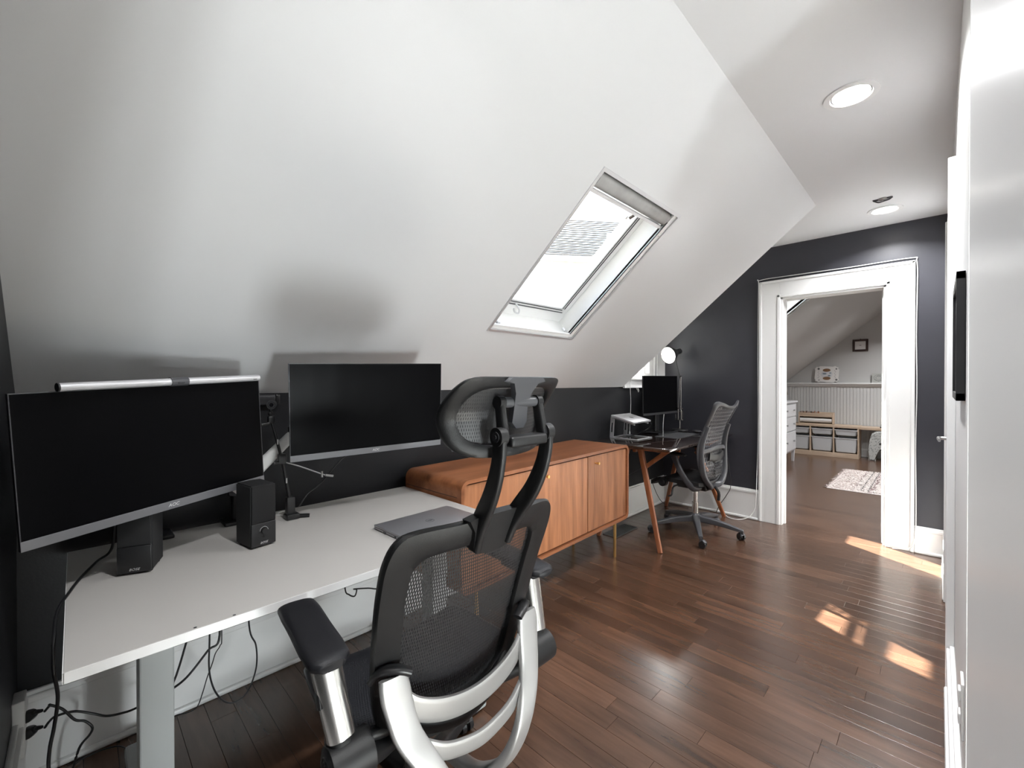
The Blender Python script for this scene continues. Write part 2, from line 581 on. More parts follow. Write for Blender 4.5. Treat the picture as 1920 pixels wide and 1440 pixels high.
# dormer cheek beside the slope
bm = NB()
prism(bm, [(XK - 0.02, YD - 0.07, ZK + .006), (XS - 0.006, YD - 0.07, ZC + 0.012), (XS, YD - 0.07, ZC + 0.1), (XK - 0.12, YD - 0.07, ZC + 0.1), (XK - 0.12, YD - 0.07, ZK)], (0, 0.07, 0))
struct(obj('wall_cheek', bm, 'wall_white'))
# slope with the skylight hole: a 0.5..1.41, y 1.52..2.23
A0, A1, Y0, Y1 = 0.500, 1.410, 1.520, 2.228
LS = math.hypot(XS - XK, ZC - ZK)
def slab(bm, a0, a1, y0, y1, d0=0.0, d1=0.05):
    vs = box(bm, (a0, y0, d0), (a1, y1, d1))
    m = Matrix.Identity(4)
    for i in range(3):
        m[i][0] = S1[i]; m[i][1] = (0, 1, 0)[i]; m[i][2] = SN[i]; m[i][3] = (XK, 0, ZK)[i]
    bmesh.ops.transform(bm, matrix=m, verts=vs)
    return vs
bm = NB()
slab(bm, -0.03, A0, YL - 0.05, YD)
slab(bm, A1, LS, YL - 0.05, YD)
slab(bm, A0, A1, YL - 0.05, Y0)
slab(bm, A0, A1, Y1, YD)
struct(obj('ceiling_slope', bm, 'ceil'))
# flat ceiling
bm = NB()
box(bm, (XS, YL - 0.05, ZC), (0.3, YD, ZC + 0.1))
box(bm, (-2.2, YD, ZC), (0.3, YE + 0.05, ZC + 0.1))
struct(obj('ceiling', bm, 'ceil_lifted'))
# end wall with the doorway x -0.98..-0.28, z 0..1.985
DX0, DX1, DZ = -0.985, -0.279, 1.985
bm = NB()
box(bm, (-2.3, YE, -0.1), (DX0, YE + WT, ZC + 0.1))
box(bm, (DX1, YE, -0.1), (0.3, YE + WT, ZC + 0.1))
box(bm, (DX0, YE, DZ), (DX1, YE + WT, ZC + 0.1))
struct(obj('wall_end', bm, 'dark_lit'))
# right wall, with a door, and the nearer chimney-like offset
bm = NB()
box(bm, (XR, 1.49, -0.1), (XR + WT, 2.58, ZC + 0.05))
box(bm, (XR, 0.30, 2.15), (XR + WT, 1.50, ZC + 0.05))
box(bm, (XR, 3.36, -0.1), (XR + WT, YE + 0.05, ZC + 0.05))
box(bm, (XR, 2.58, 2.04), (XR + WT, 3.36, ZC + 0.05))
struct(obj('wall_right', bm, 'wall_white'))
bm = NB(); box(bm, (0.0105, YL - 0.02, 0.0), (XR + WT, 0.31, ZC + 0.02), bev=0.003)
struct(obj('wall_near', bm, 'trim'))  # lighter trim white makes up for the weak grazing light here
# unseen landing added behind the right wall: pale floor bounces sun, invented low window
HX = 1.75
bm = NB(); box(bm, (XR + 0.001, YL - 0.1, -0.1), (HX, 1.75, 0.001))
struct(obj('floor_landing', bm, 'pale_floor'))
bm = NB()
box(bm, (XR + WT, 1.65, -0.1), (HX + WT, 1.75, ZC + 0.05))
box(bm, (XR + WT, YL - 0.1, -0.1), (HX + WT, YL, ZC + 0.05))
box(bm, (HX, YL, -0.1), (HX + WT, 0.0, ZC + 0.05))
box(bm, (HX, 1.15, -0.1), (HX + WT, 1.65, ZC + 0.05))
box(bm, (HX, 0.0, 0.62), (HX + WT, 1.15, ZC + 0.05))
box(bm, (HX, 0.0, -0.1), (HX + WT, 1.15, 0.10))
struct(obj('wall_landing', bm, 'wall_white'))
bm = NB(); box(bm, (XR + WT - 0.01, YL - 0.1, ZC), (HX + WT, 1.75, ZC + 0.1))
struct(obj('ceiling_landing', bm, 'ceil'))
bm = NB()
for q in ((0.0, 0.04, 0.10, 0.62), (1.11, 1.15, 0.10, 0.62), (0.0, 1.15, 0.10, 0.14), (0.0, 1.15, 0.58, 0.62), (0.56, 0.59, 0.10, 0.62)):
    box(bm, (HX + 0.02, q[0], q[2]), (HX + 0.06, q[1], q[3]), bev=0.002)
w4 = struct(obj('added_window', bm, 'trim'))  # added out of view as an opening for the area light
bm = NB(); box(bm, (HX + 0.04, 0.03, 0.13), (HX + 0.043, 1.12, 0.59))
obj('pane', bm, 'glass', w4)
al = bpy.data.lights.new('landing_fill', 'AREA'); al.shape = 'RECTANGLE'; al.size = 1.05; al.size_y = 0.34; al.energy = LANDING_FILL_W  # unseen area light added to throw light up onto the slope
al.color = (0.96, 0.985, 1.0)
ao = bpy.data.objects.new('landing_fill', al); COL.objects.link(ao)
ao.location = (HX + 0.10, 0.575, 0.31); ao.rotation_euler = Vector((-1, 0, 0)).to_track_quat('-Z', 'Z').to_euler()
# door in the right wall
bm = NB()
box(bm, (XR + 0.022, 2.585, 0.008), (XR + 0.06, 3.355, 2.035))
door = struct(obj('door_1', bm, 'trim'))
for z0, z1 in ((0.2, 0.95), (1.1, 1.9)):
    for y0, y1 in ((2.70, 2.93), (3.01, 3.24)):
        bm = NB(); box(bm, (XR + 0.017, y0, z0), (XR + 0.03, y1, z1), bev=0.004)
        obj('panel', bm, 'trim', door)
bm = NB()
cyl(bm, (XR + 0.022, 3.07, 0.965), (XR + 0.012, 3.07, 0.965), 0.026)
cyl(bm, (XR + 0.02, 3.07, 0.965), (XR - 0.045, 3.07, 0.965), 0.009, 0.008)
sweep(bm, spline([(XR - 0.043, 3.075, 0.965), (XR - 0.05, 3.03, 0.968), (XR - 0.046, 2.97, 0.962)], 5), (0.012, 0.016), up=(0, 0, 1))
obj('door_handle', bm, 'steel', door, auto=40)
def casing(bm, fr, y0, y1, ztop, wdt, x):
    """door casing on a wall x=const, facing -x"""
    for a, b in ((y0 - wdt, y0), (y1, y1 + wdt)):
        box(bm, (x - 0.018, a, 0), (x, b, ztop + wdt), bev=0.003)
        box(bm, (x - 0.026, (a if a < y0 else b - 0.02), 0), (x, (a + 0.02 if a < y0 else b), ztop + wdt), bev=0.004)
    box(bm, (x - 0.018, y0, ztop), (x, y1, ztop + wdt), bev=0.003)
bm = NB(); casing(bm, None, 2.58, 3.36, 2.04, 0.11, XR)
struct(obj('trim_1', bm, 'trim'))
# door casing of the end wall: outer boards, inner bead and jamb
bm = NB()
OX0, OX1, OZ = -1.145, -0.122, 2.135
for a, b in ((OX0, DX0), (DX1, OX1)):
    box(bm, (a, YE - 0.020, 0), (b, YE, OZ - 0.001), bev=0.003)
box(bm, (DX0, YE - 0.0195, DZ), (DX1, YE, OZ - 0.002), bev=0.003)
for a, b in ((OX0, OX0 + 0.022), (OX1 - 0.022, OX1)):
    box(bm, (a, YE - 0.030, 0), (b, YE - 0.01, OZ), bev=0.005, seg=3)
box(bm, (OX0, YE - 0.030, OZ - 0.022), (OX1, YE - 0.01, OZ), bev=0.005, seg=3)
for a, b in ((DX0 - 0.02, DX0 + 0.004), (DX1 - 0.004, DX1 + 0.02)):
    box(bm, (a, YE - 0.026, 0), (b, YE - 0.01, DZ + 0.02), bev=0.004, seg=3)
box(bm, (DX0 - 0.02, YE - 0.026, DZ - 0.004), (DX1 + 0.02, YE - 0.01, DZ + 0.02), bev=0.004, seg=3)
struct(obj('trim_2', bm, 'trim'))
bm = NB()
box(bm, (DX0 - 0.001, YE - 0.012, 0), (DX0 + 0.02, YE + WT + 0.012, DZ), bev=0.002)
box(bm, (DX1 - 0.02, YE - 0.012, 0), (DX1 + 0.001, YE + WT + 0.012, DZ), bev=0.002)
box(bm, (DX0, YE - 0.012, DZ - 0.02), (DX1, YE + WT + 0.012, DZ + 0.001), bev=0.002)
box(bm, (DX0 + 0.019, YE + 0.05, 0), (DX0 + 0.032, YE + 0.085, DZ - 0.02), bev=0.002)
box(bm, (DX1 - 0.032, YE + 0.05, 0), (DX1 - 0.019, YE + 0.085, DZ - 0.02), bev=0.002)
jamb = struct(obj('trim_3', bm, 'trim'))
for z0 in (1.66, 0.24):
    bm = NB(); box(bm, (DX1 - 0.0215, YE + 0.012, z0), (DX1 - 0.018, YE + 0.046, z0 + 0.09), bev=0.0008)
    obj('hinge_leaf', bm, 'white_plastic', jamb)

# baseboards with cap and shoe
def baseboard(name, p, q, nrm, h, parent=None, mt_='trim'):
    p = Vector(p); q = Vector(q); n = Vector(nrm)
    bm = NB()
    def run(d, z0, z1, bev=0.002):
        a = p + Vector((0, 0, z0)); b = q + n * d + Vector((0, 0, z1))
        box(bm, a, b, bev=bev)
    run(0.017, 0.0, h - 0.03)
    run(0.024, h - 0.035, h - 0.012, 0.005)
    run(0.014, h - 0.014, h, 0.004)
    run(0.030, 0.0, 0.022, 0.008)
    return struct(obj(name, bm, mt_))
baseboard('baseboard_knee', (XK, YL, 0), (XK, YE, 0), (1, 0, 0), 0.272)
baseboard('baseboard_left', (XK + 0.02, YL, 0), (-0.1, YL, 0), (0, 1, 0), 0.272)
baseboard('baseboard_end', (XK + 0.02, YE, 0), (OX0 - 0.001, YE, 0), (0, -1, 0), 0.272)
baseboard('baseboard_corner', (OX1 + 0.001, YE, 0), (XR, YE, 0), (0, -1, 0), 0.195)
baseboard('baseboard_right', (XR, 1.14, 0), (XR, 2.468, 0), (-1, 0, 0), 0.19)
baseboard('baseboard_far', (XR, 3.472, 0), (XR, YE - 0.03, 0), (-1, 0, 0), 0.19)

# ------------------------------------------------------------------ skylight
def skylight(name, a0, a1, y0, y1, fine=True):
    ww = 0.02
    bm = NB()
    slab(bm, a0 - ww, a0, y0 - ww, y1 + ww, 0.004, 0.27)
    slab(bm, a1, a1 + ww, y0 - ww, y1 + ww, 0.004, 0.27)
    slab(bm, a0, a1, y0 - ww, y0, 0.004, 0.27)
    slab(bm, a0, a1, y1, y1 + ww, 0.004, 0.27)
    root = struct(obj(name, bm, 'trim'))
    # thin trim lip round the opening
    bm = NB()
    lw = 0.012
    for q in ((a0 - lw, a1 + lw, y0 - lw, y0 + 0.004), (a0 - lw, a1 + lw, y1 - 0.004, y1 + lw), (a0 - lw, a0 + 0.004, y0, y1), (a1 - 0.004, a1 + lw, y0, y1)):
        slab(bm, *q, -0.003, 0.004)
    obj('trim_lip', bm, 'alu_light', root)
    # liner rails; the gap's shade beside them is a charcoal strip
    bm = NB()
    slab(bm, a0 + 0.006, a1 - 0.006, y1 - 0.035, y1 - 0.001, 0.006, 0.018)
    slab(bm, a0 + 0.004, a0 + 0.03, y0 + 0.004, y1 - 0.03, 0.006, 0.018)
    obj('liner_rail', bm, 'trim', root)
    bm = NB()
    slab(bm, a0 + 0.03, a1 - 0.05, y1 - 0.041, y1 - 0.0355, 0.005, 0.010)
    obj('gap_shade', bm, 'char', root)
    # sash frame
    d0, d1 = 0.155, 0.20
    fr = 0.075
    bm = NB()
    slab(bm, a0, a0 + fr + 0.03, y0, y1, d0, d1)
    slab(bm, a1 - fr, a1, y0, y1, d0, d1)
    slab(bm, a0 + fr, a1 - fr, y0, y0 + fr, d0, d1)
    slab(bm, a0 + fr, a1 - fr, y1 - fr, y1, d0, d1)
    sash = obj('sash', bm, 'trim', root)
    bm = NB()
    for k in ((0.012, 0.03) if fine else ()):
        slab(bm, a0 + fr + 0.03 - 0.002, a1 - fr + 0.002, y1 - fr - 0.002 + k, y1 - fr + 0.004 + k, d0 - 0.003, d0 + 0.01)
        slab(bm, a0 + fr + 0.03 - 0.004 - k, a0 + fr + 0.03 + 0.002 - k, y0 + fr - 0.002, y1 - fr + 0.004 + k, d0 - 0.003, d0 + 0.01)
    obj('seal', bm, 'chair_grey', sash)
    bm = NB(); slab(bm, a0 + fr, a1 - fr, y0 + fr, y1 - fr, 0.185, 0.189)
    obj('pane', bm, 'glass', sash)
    if fine:
        bm = NB()
        sweep(bm, [SL(a1 - 0.045, y0 + 0.02, 0.05), SL(a1 - 0.045, y1 - 0.04, 0.05)], (0.07, 0.085), up=SN, n=16, sq=3)
        obj('blind_cassette', bm, 'cassette', root, auto=40)
        bm = NB(); slab(bm, a1 - 0.098, a1 - 0.083, y0 + 0.01, y1 - 0.045, 0.012, 0.05)
        obj('blind_bar', bm, 'alu_light', root)
        for (a, yk, d) in ((a0 + 0.03, y0 + 0.05, 0.028), (a0 + 0.035, y1 - 0.08, 0.028)):
            bm = NB()
            cyl(bm, SL(a, yk, d + 0.02), SL(a, yk, d - 0.003), 0.009, 0.007)
            cyl(bm, SL(a, yk, d - 0.003), SL(a, yk + 0.02, d - 0.003), 0.004)
            obj('catch', bm, 'alu_light', root)
        bm = NB()
        tube(bm, [SL(a0 + 0.085, y0 + 0.23, 0.152), SL(a0 + 0.07, y0 + 0.25, 0.12), SL(a0 + 0.05, y0 + 0.255, 0.11), SL(a0 + 0.045, y0 + 0.235, 0.12), SL(a0 + 0.06, y0 + 0.22, 0.13)], 0.005)
        obj('window_handle', bm, 'alu_light', root)
        bm = NB()
        cyl(bm, SL(a1 - 0.10, y1 - 0.28, 0.04), SL(a1 - 0.125, y1 - 0.28, 0.05), 0.012)
        tube(bm, [SL(a1 - 0.12, y1 - 0.29, 0.05), SL(a1 - 0.14, y1 - 0.285, 0.06), SL(a1 - 0.135, y1 - 0.265, 0.06)], 0.003)
        obj('blind_hook', bm, 'chrome', root)
        for k in range(4):
            bm = NB(); cyl(bm, SL(a0 + 0.12 + 0.22 * k, y1 - 0.018, 0.007), SL(a0 + 0.12 + 0.22 * k, y1 - 0.018, 0.004), 0.003, seg=8)
            obj('screw', bm, 'steel', root)
    return root
skylight('window_1', A0, A1, Y0, Y1)

# ------------------------------------------------------------------ dormer window (sash) with casing
bm = NB()
cx0 = XK
box(bm, (cx0, 4.10, 1.19), (cx0 + 0.02, YE - 0.001, 2.10), bev=0.003)
box(bm, (cx0, 4.145, 1.24), (cx0 + 0.028, 4.165, 2.05), bev=0.004)
box(bm, (cx0, YD + 0.005, 1.19), (cx0 + 0.02, 3.62, 2.10), bev=0.003)
box(bm, (cx0, 3.62, 2.0), (cx0 + 0.02, 4.10, 2.10), bev=0.003)
box(bm, (cx0, 3.53, 1.265), (cx0 + 0.05, 4.20, 1.29), bev=0.006)
box(bm, (cx0, 3.56, 1.19), (cx0 + 0.018, 4.10, 1.265), bev=0.003)
win = struct(obj('window_2', bm, 'trim'))
bm = NB()
for (y0, y1, z0, z1, x) in ((3.66, 4.02, 1.29, 1.335, -0.04), (3.66, 4.02, 1.63, 1.655, -0.05), (3.66, 4.02, 1.70, 1.745, -0.04), (3.66, 3.70, 1.33, 1.72, -0.04), (3.98, 4.02, 1.33, 1.72, -0.04),
                         (3.66, 4.02, 1.715, 1.79, -0.075), (3.66, 4.02, 1.93, 1.96, -0.075), (3.66, 3.70, 1.74, 1.95, -0.075), (3.98, 4.02, 1.74, 1.95, -0.075)):
    box(bm, (XK + x - 0.03, y0, z0), (XK + x, y1, z1), bev=0.003)
sash = obj('sash', bm, 'trim', win)
for x, z0, z1 in ((-0.058, 1.335, 1.70), (-0.09, 1.79, 1.93)):
    bm = NB(); box(bm, (XK + x - 0.003, 3.70, z0), (XK + x, 3.98, z1))
    obj('pane', bm, 'glass', sash)
for y_ in (3.568, 3.60):
    pass
bm = NB(); tube(bm, [(XK + 0.03, 3.60, 1.31), (XK + 0.035, 3.585, 1.19), (XK + 0.055, 3.56, 1.05), (XK + 0.06, 3.53, 0.80)], 0.0022, 6)
cyl(bm, (XK + 0.06, 3.53, 0.80), (XK + 0.06, 3.53, 0.775), 0.005, 0.007, 10)
cyl(bm, (XK + 0.015, 3.60, 1.31), (XK + 0.035, 3.60, 1.31), 0.005, 0.005, 8)
tag(obj('blind_cord', bm, 'white_plastic'), 'thin white blind cord hanging below the dormer window behind the laptop stand', 'cord')
bm = NB(); tube(bm, [(XK + 0.02, 3.72, 1.192), (XK + 0.035, 3.725, 1.165), (XK + 0.035, 3.735, 1.15), (XK + 0.035, 3.745, 1.165), (XK + 0.02, 3.75, 1.19)], 0.0022, 6)
tag(obj('cord_loop', bm, 'white_plastic'), 'short white loop of cord under the window sill beside the small monitor', 'cord')

# ================================================================== FAR ROOM
bm = NB()
xr2 = 1.5
box(bm, (-2.4, YB, -0.1), (xr2 + 0.1, YB + WT, 2.7))
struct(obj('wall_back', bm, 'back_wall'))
bm = NB(); box(bm, (XK - WT, YE + WT, -0.1), (XK, YB + 0.05, ZK + 0.03))
struct(obj('wall_far_knee', bm, 'back_wall'))
bm = NB(); box(bm, (xr2, YE + WT, -0.1), (xr2 + WT, YB + 0.05, 2.7))
box(bm, (0.05, YE + 0.002, -0.1), (xr2 + 0.1, YE + WT + 0.0, 2.7))
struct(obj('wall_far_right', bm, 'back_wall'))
LS2 = (ZCB - ZK) / S1.z
BY0, BY1, BA0, BA1 = 4.84, 5.42, 0.02, 1.75
bm = NB()
slab(bm, -0.03, BA0, YE + WT - 0.0, YB + 0.05)
slab(bm, BA1, LS2, YE + WT - 0.0, YB + 0.05)
slab(bm, BA0, BA1, YE + WT - 0.0, BY0)
slab(bm, BA0, BA1, BY1, YB + 0.05)
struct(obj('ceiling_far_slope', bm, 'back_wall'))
bm = NB(); box(bm, (SL(LS2, 0).x, YE + WT, ZCB), (xr2 + 0.1, YB + 0.05, ZCB + 0.1))
struct(obj('ceiling_far', bm, 'back_wall'))
skylight('window_3', BA0, BA1, BY0, BY1, fine=False)
# beadboard wainscot: each board a piece, ledge on top
bm = NB(); box(bm, (-2.03, YB - 0.012, 0.1), (xr2, YB, 1.19))
wains = struct(obj('trim_4', bm, 'bead'))
bm = NB(); box(bm, (0, 0, 0), (0.0385, 0.007, 1.05), bev=0.003, seg=1)
bead_me = bpy.data.meshes.new('board'); bm.to_mesh(bead_me); bm.free(); bead_me.materials.append(M['bead'])
k = 0
x = -2.03
while x < 0.15:
    o = bpy.data.objects.new('board', bead_me); COL.objects.link(o); o.parent = wains
    o.location = (x, YB - 0.019, 0.14)
    x += 0.044
bm = NB(); box(bm, (-2.04, YB - 0.075, 1.205), (xr2, YB, 1.23), bev=0.005)
box(bm, (-2.03, YB - 0.035, 1.165), (xr2, YB, 1.21), bev=0.008)
ledge = struct(obj('trim_5', bm, 'trim'))
baseboard('baseboard_back', (XK, YB - 0.02, 0), (xr2, YB - 0.02, 0), (0, -1, 0), 0.14)
# ================================================================== CEILING LIGHTS
def downlight(x, y, label, on=True):
    t_ = thing('downlight', label, 'ceiling light', (x, y, ZC), 0, 'recessed ceiling lights')
    bm = NB(); lathe(bm, [(0.066, 0.0), (0.095, 0.0), (0.094, -0.005), (0.072, -0.006), (0.062, 0.012), (0.058, 0.012)], seg=40)
    obj('trim_ring', bm, 'trim', t_, local=True, auto=40)
    bm = NB(); lathe(bm, [(0.0, -0.001), (0.064, -0.001), (0.066, 0.002), (0.0, 0.002)], seg=40)
    obj('diffuser', bm, 'light_on', t_, local=True)
    l = bpy.data.lights.new('downlight_lamp', 'AREA'); l.shape = 'DISK'; l.size = 0.125; l.energy = DOWNLIGHT_W; l.spread = math.radians(140); l.color = (0.985, 0.99, 1.0)
    lo = bpy.data.objects.new('downlight_lamp', l); COL.objects.link(lo); lo.location = (0, 0, -0.008); lo.parent = t_
    return t_
downlight(-0.262, 2.262, 'nearer glowing round recessed light in the flat ceiling')
downlight(-0.268, 3.93, 'farther glowing round recessed light in the ceiling close to the end wall')
downlight(-0.262, 0.59, 'glowing round recessed light in the ceiling above the near office chair')
for (x, y) in ((-0.2, 6.0), (-0.2, 8.0)):  # unseen fill lights added to brighten the far room, no fixtures
    l = bpy.data.lights.new('far_room_fill', 'AREA'); l.shape = 'DISK'; l.size = 0.15; l.energy = DOWNLIGHT_W * 1.6; l.spread = math.radians(130); l.color = (0.985, 0.99, 1.0)
    lo = bpy.data.objects.new('far_room_fill', l); COL.objects.link(lo); lo.location = (x, y, ZCB - 0.01)
t_ = thing('ceiling_sprinkler', 'small bare metal fitting on the ceiling beside the farther round light', 'ceiling fitting', (-0.262, 3.683, ZC))
bm = NB(); lathe(bm, [(0.0, 0.0), (0.026, 0.0), (0.024, -0.006), (0.012, -0.012), (0.010, -0.02), (0.0, -0.02)], seg=20)
obj('socket', bm, 'steel', t_, local=True, auto=40)
bm = NB(); box(bm, (-0.05, -0.012, -0.006), (0.05, 0.012, -0.001), bev=0.002)
tube(bm, [(-0.045, 0, -0.005), (-0.02, 0.008, -0.018), (0.005, -0.006, -0.02), (0.03, 0.006, -0.012), (0.046, 0, -0.005)], 0.004)
obj('bracket', bm, 'char', t_, local=True, auto=40)

# ================================================================== FLOOR-STANDING FURNITURE
# ---- white sit-stand desk
DK = thing('standing_desk', 'white-edged grey standing desk with metal legs under the two large monitors', 'desk', (-1.586, 0.60, 0))
DX_F, DX_B, DY0, DY1, DZT = -1.172, -1.995, -0.018, 1.215, 0.70
bm = NB(); box(bm, (DX_B, DY0, DZT - 0.022), (DX_F, DY1, DZT), bev=0.0015)
top = obj('tabletop', bm, 'desk', DK)
bm = NB(); box(bm, (DX_F - 0.0005, DY0 + 0.0015, DZT - 0.0215), (DX_F + 0.0012, DY1 - 0.0015, DZT - 0.0008))
box(bm, (DX_B, DY0 - 0.0012, DZT - 0.0215), (DX_F, DY0 + 0.0005, DZT - 0.0008))
obj('edge_band', bm, 'trim', top)
for (x, y) in ((-1.942, 0.617),):
    bm = NB(); lathe(bm, [(0.024, -0.012), (0.024, 0.0), (0.026, 0.003), (0.034, 0.003), (0.036, 0.0)], c=(x, y, DZT), seg=32)
    lathe(bm, [(0.0, -0.010), (0.024, -0.010)], c=(x, y, DZT), seg=32)
    obj('grommet', bm, 'white_plastic', top, auto=40)
for (x, y) in ((-1.18, 0.187), (-1.178, 0.262)):
    bm = NB(); cyl(bm, (x, y, DZT - 0.0005), (x, y, DZT + 0.0003), 0.0035, seg=10)
    obj('scratch', bm, 'char', top)
for yc in (0.150, 1.06):
    bm = NB()
    box(bm, (-1.545, yc - 0.036, 0.05), (-1.465, yc + 0.036, 0.60), bev=0.004)
    box(bm, (-1.535, yc - 0.030, 0.30), (-1.475, yc + 0.030, DZT - 0.05), bev=0.003)
    lg = obj('leg', bm, 'desk_leg', DK)
    bm = NB(); box(bm, (-1.90, yc - 0.04, 0.012), (-1.22, yc + 0.04, 0.05), bev=0.008)
    obj('foot', bm, 'desk_leg', lg)
    for xx in (-1.87, -1.25):
        bm = NB(); cyl(bm, (xx, yc, 0.0), (xx, yc, 0.014), 0.018)
        obj('glide', bm, 'black', lg)
    bm = NB(); box(bm, (-1.88, yc - 0.03, DZT - 0.055), (-1.26, yc + 0.03, DZT - 0.022), bev=0.002)
    obj('side_rail', bm, 'desk_leg', lg)
bm = NB(); box(bm, (-1.53, 0.15, DZT - 0.062), (-1.47, 1.06, DZT - 0.024), bev=0.002)
obj('cross_beam', bm, 'desk_leg', DK)

# ---- sideboard
SBA = math.radians(2.1)
SB = thing('sideboard', 'orange-brown wooden sideboard with three doors and brass knobs against the knee wall', 'sideboard', (-1.545, 1.236, 0), SBA)
W_, D_, ZB_, ZT_ = 1.60, 0.445, 0.258, 0.792
# body outline (rounded corners) extruded back: local x = -depth.., y = width
def rrect(y0, y1, z0, z1, r, x, n=6):
    out = []
    for (cy_, cz_, a0) in ((y1 - r, z1 - r, 0), (y0 + r, z1 - r, 90), (y0 + r, z0 + r, 180), (y1 - r, z0 + r, 270)):
        for k in range(n + 1):
            a = math.radians(a0 + 90 * k / n)
            out.append(Vector((x, cy_ + r * math.cos(a), cz_ + r * math.sin(a))))
    return out
def shell_ring(bm, o, i, vec):
    vec = Vector(vec); n = len(o)
    A = [bm.verts.new(p) for p in o]; B = [bm.verts.new(p) for p in i]
    A2 = [bm.verts.new(p + vec) for p in o]; B2 = [bm.verts.new(p + vec) for p in i]
    for k in range(n):
        j = (k + 1) % n
        bm.faces.new((A[k], A[j], B[j], B[k])); bm.faces.new((A2[k], B2[k], B2[j], A2[j]))
        bm.faces.new((A[k], A2[k], A2[j], A[j])); bm.faces.new((B[k], B[j], B2[j], B2[k]))
bm = NB()
shell_ring(bm, rrect(0, W_, ZB_, ZT_, 0.045, 0), rrect(0.018, W_ - 0.018, ZB_ + 0.018, ZT_ - 0.018, 0.03, 0), (-D_, 0, 0))
bmesh.ops.bevel(bm, geom=[e for e in bm.edges if len(e.link_faces) == 2 and e.calc_face_angle(0) > 1.2], offset=0.004, segments=2, affect='EDGES')
body = obj('carcass', bm, 'cabinet', SB, local=True, auto=35)
bm = NB(); box(bm, (-D_ + 0.004, 0.016, ZB_ + 0.016), (-D_ + 0.016, W_ - 0.016, ZT_ - 0.016))
box(bm, (-D_ + 0.01, 0.53, ZB_ + 0.018), (-0.035, 0.548, ZT_ - 0.018)); box(bm, (-D_ + 0.01, 1.065, ZB_ + 0.018), (-0.035, 1.083, ZT_ - 0.018))
obj('back_panel', bm, 'cabinet', SB, local=True)
# groove where top board meets the side
bm = NB(); box(bm, (-D_ + 0.01, -0.0006, ZT_ - 0.079), (-0.03, 0.002, ZT_ - 0.0765))
obj('joint_line', bm, 'dark_wood', SB, local=True)
dy = [(0.026, 0.534), (0.542, 1.068), (1.077, W_ - 0.026)]
for k, (a, b) in enumerate(dy):
    r = 0.022
    y0, y1, z0, z1 = a, b, ZB_ + 0.026, ZT_ - 0.027
    pts = rrect(y0, y1, z0, z1, 0.006, -0.012)
    if k == 0: pts = [p if not (p.y < y0 + 0.005) else p for p in pts]
    bm = NB(); prism(bm, pts, (-0.018, 0, 0))
    bmesh.ops.bevel(bm, geom=[e for e in bm.edges if e.calc_face_angle(0) > 1.2 and abs(e.verts[0].co.x - e.verts[1].co.x) < 1e-4], offset=0.002, segments=2, affect='EDGES')
    d = obj('door', bm, 'cabinet_v', SB, local=True, auto=35)
    ky = (y1 - 0.055) if k == 0 else (y0 + 0.085)
    bm = NB()
    cyl(bm, (-0.014, ky, 0.716), (0.012, ky, 0.716), 0.0045, 0.0055)
    cyl(bm, (0.008, ky, 0.716), (0.020, ky, 0.716), 0.0085, 0.0085)
    obj('knob', bm, 'brass', d, local=True, auto=40)
for (yy_, xx_) in ((0.13, -0.04), (0.13, -D_ + 0.05), (W_ - 0.13, -0.04), (W_ - 0.13, -D_ + 0.05)):
    bm = NB(); cyl(bm, (xx_, yy_, 0.0), (xx_, yy_, ZB_), 0.0095, 0.011, 16)
    obj('leg', bm, 'brass', SB, local=True, auto=40)
for yy_ in (0.13, W_ - 0.13):
    bm = NB(); box(bm, (-D_ + 0.05, yy_ - 0.006, ZB_ - 0.03), (-0.04, yy_ + 0.006, ZB_ - 0.018), bev=0.001)
    obj('rail', bm, 'brass', SB, local=True)

# ---- metal floor vent under the sideboard's far end
t_ = thing('floor_vent', 'dark flat floor vent grille behind the sideboard leg', 'vent', (-1.885, 3.2, 0))
bm = NB()
for q in ((-1.95, 3.03, -1.94, 3.37), (-1.83, 3.03, -1.82, 3.37), (-1.95, 3.03, -1.82, 3.045), (-1.95, 3.355, -1.82, 3.37)):
    box(bm, (q[0], q[1], 0), (q[2], q[3], 0.007), bev=0.001)
obj('vent_frame', bm, 'sisal', t_)
for k in range(9):
    bm = NB(); x = -1.934 + k * 0.0125
    box(bm, (x, 3.045, 0.0005), (x + 0.005, 3.355, 0.005))
    obj('slat', bm, 'sisal', t_)
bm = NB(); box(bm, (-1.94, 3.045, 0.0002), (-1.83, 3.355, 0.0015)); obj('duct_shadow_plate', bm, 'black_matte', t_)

# ---- glass-top table in the dormer
TB = thing('trestle_table', 'dark glossy-topped table on splayed orange wooden legs in the dormer', 'table', (-1.70, 3.62, 0))
TZ = 0.768
bm = NB(); box(bm, (-2.02, 2.955, TZ - 0.022), (-1.350, 4.262, TZ), bev=0.006, seg=3)
ttop = obj('tabletop', bm, 'table_glass', TB, auto=40)
def leg(p, q, s0=0.045, s1=0.032, m='leg_wood', parent=TB, name='leg'):
    bm = NB(); sweep(bm, [p, q], [(s0, s0 * 0.72), (s1, s1 * 0.72)], up=(0, 1, 0), n=16, sq=5)
    return obj(name, bm, m, parent, auto=35)
zt = TZ - 0.024
leg((-1.655, 3.10, zt), (-1.437, 2.992, 0.0))
leg((-1.755, 3.10, zt), (-1.965, 2.992, 0.0))
leg((-1.655, 4.10, zt), (-1.405, 4.215, 0.0))
leg((-1.755, 4.10, zt), (-1.945, 4.175, 0.0))
for yv in (3.10, 4.10):
    bm = NB(); box(bm, (-1.96, yv - 0.016, zt - 0.028), (-1.42, yv + 0.016, zt), bev=0.003); obj('cross_rail', bm, 'leg_wood', TB)
leg((-1.43, 3.10, zt - 0.01), (-1.625, 3.092, zt - 0.17), 0.034, 0.03, name='brace')
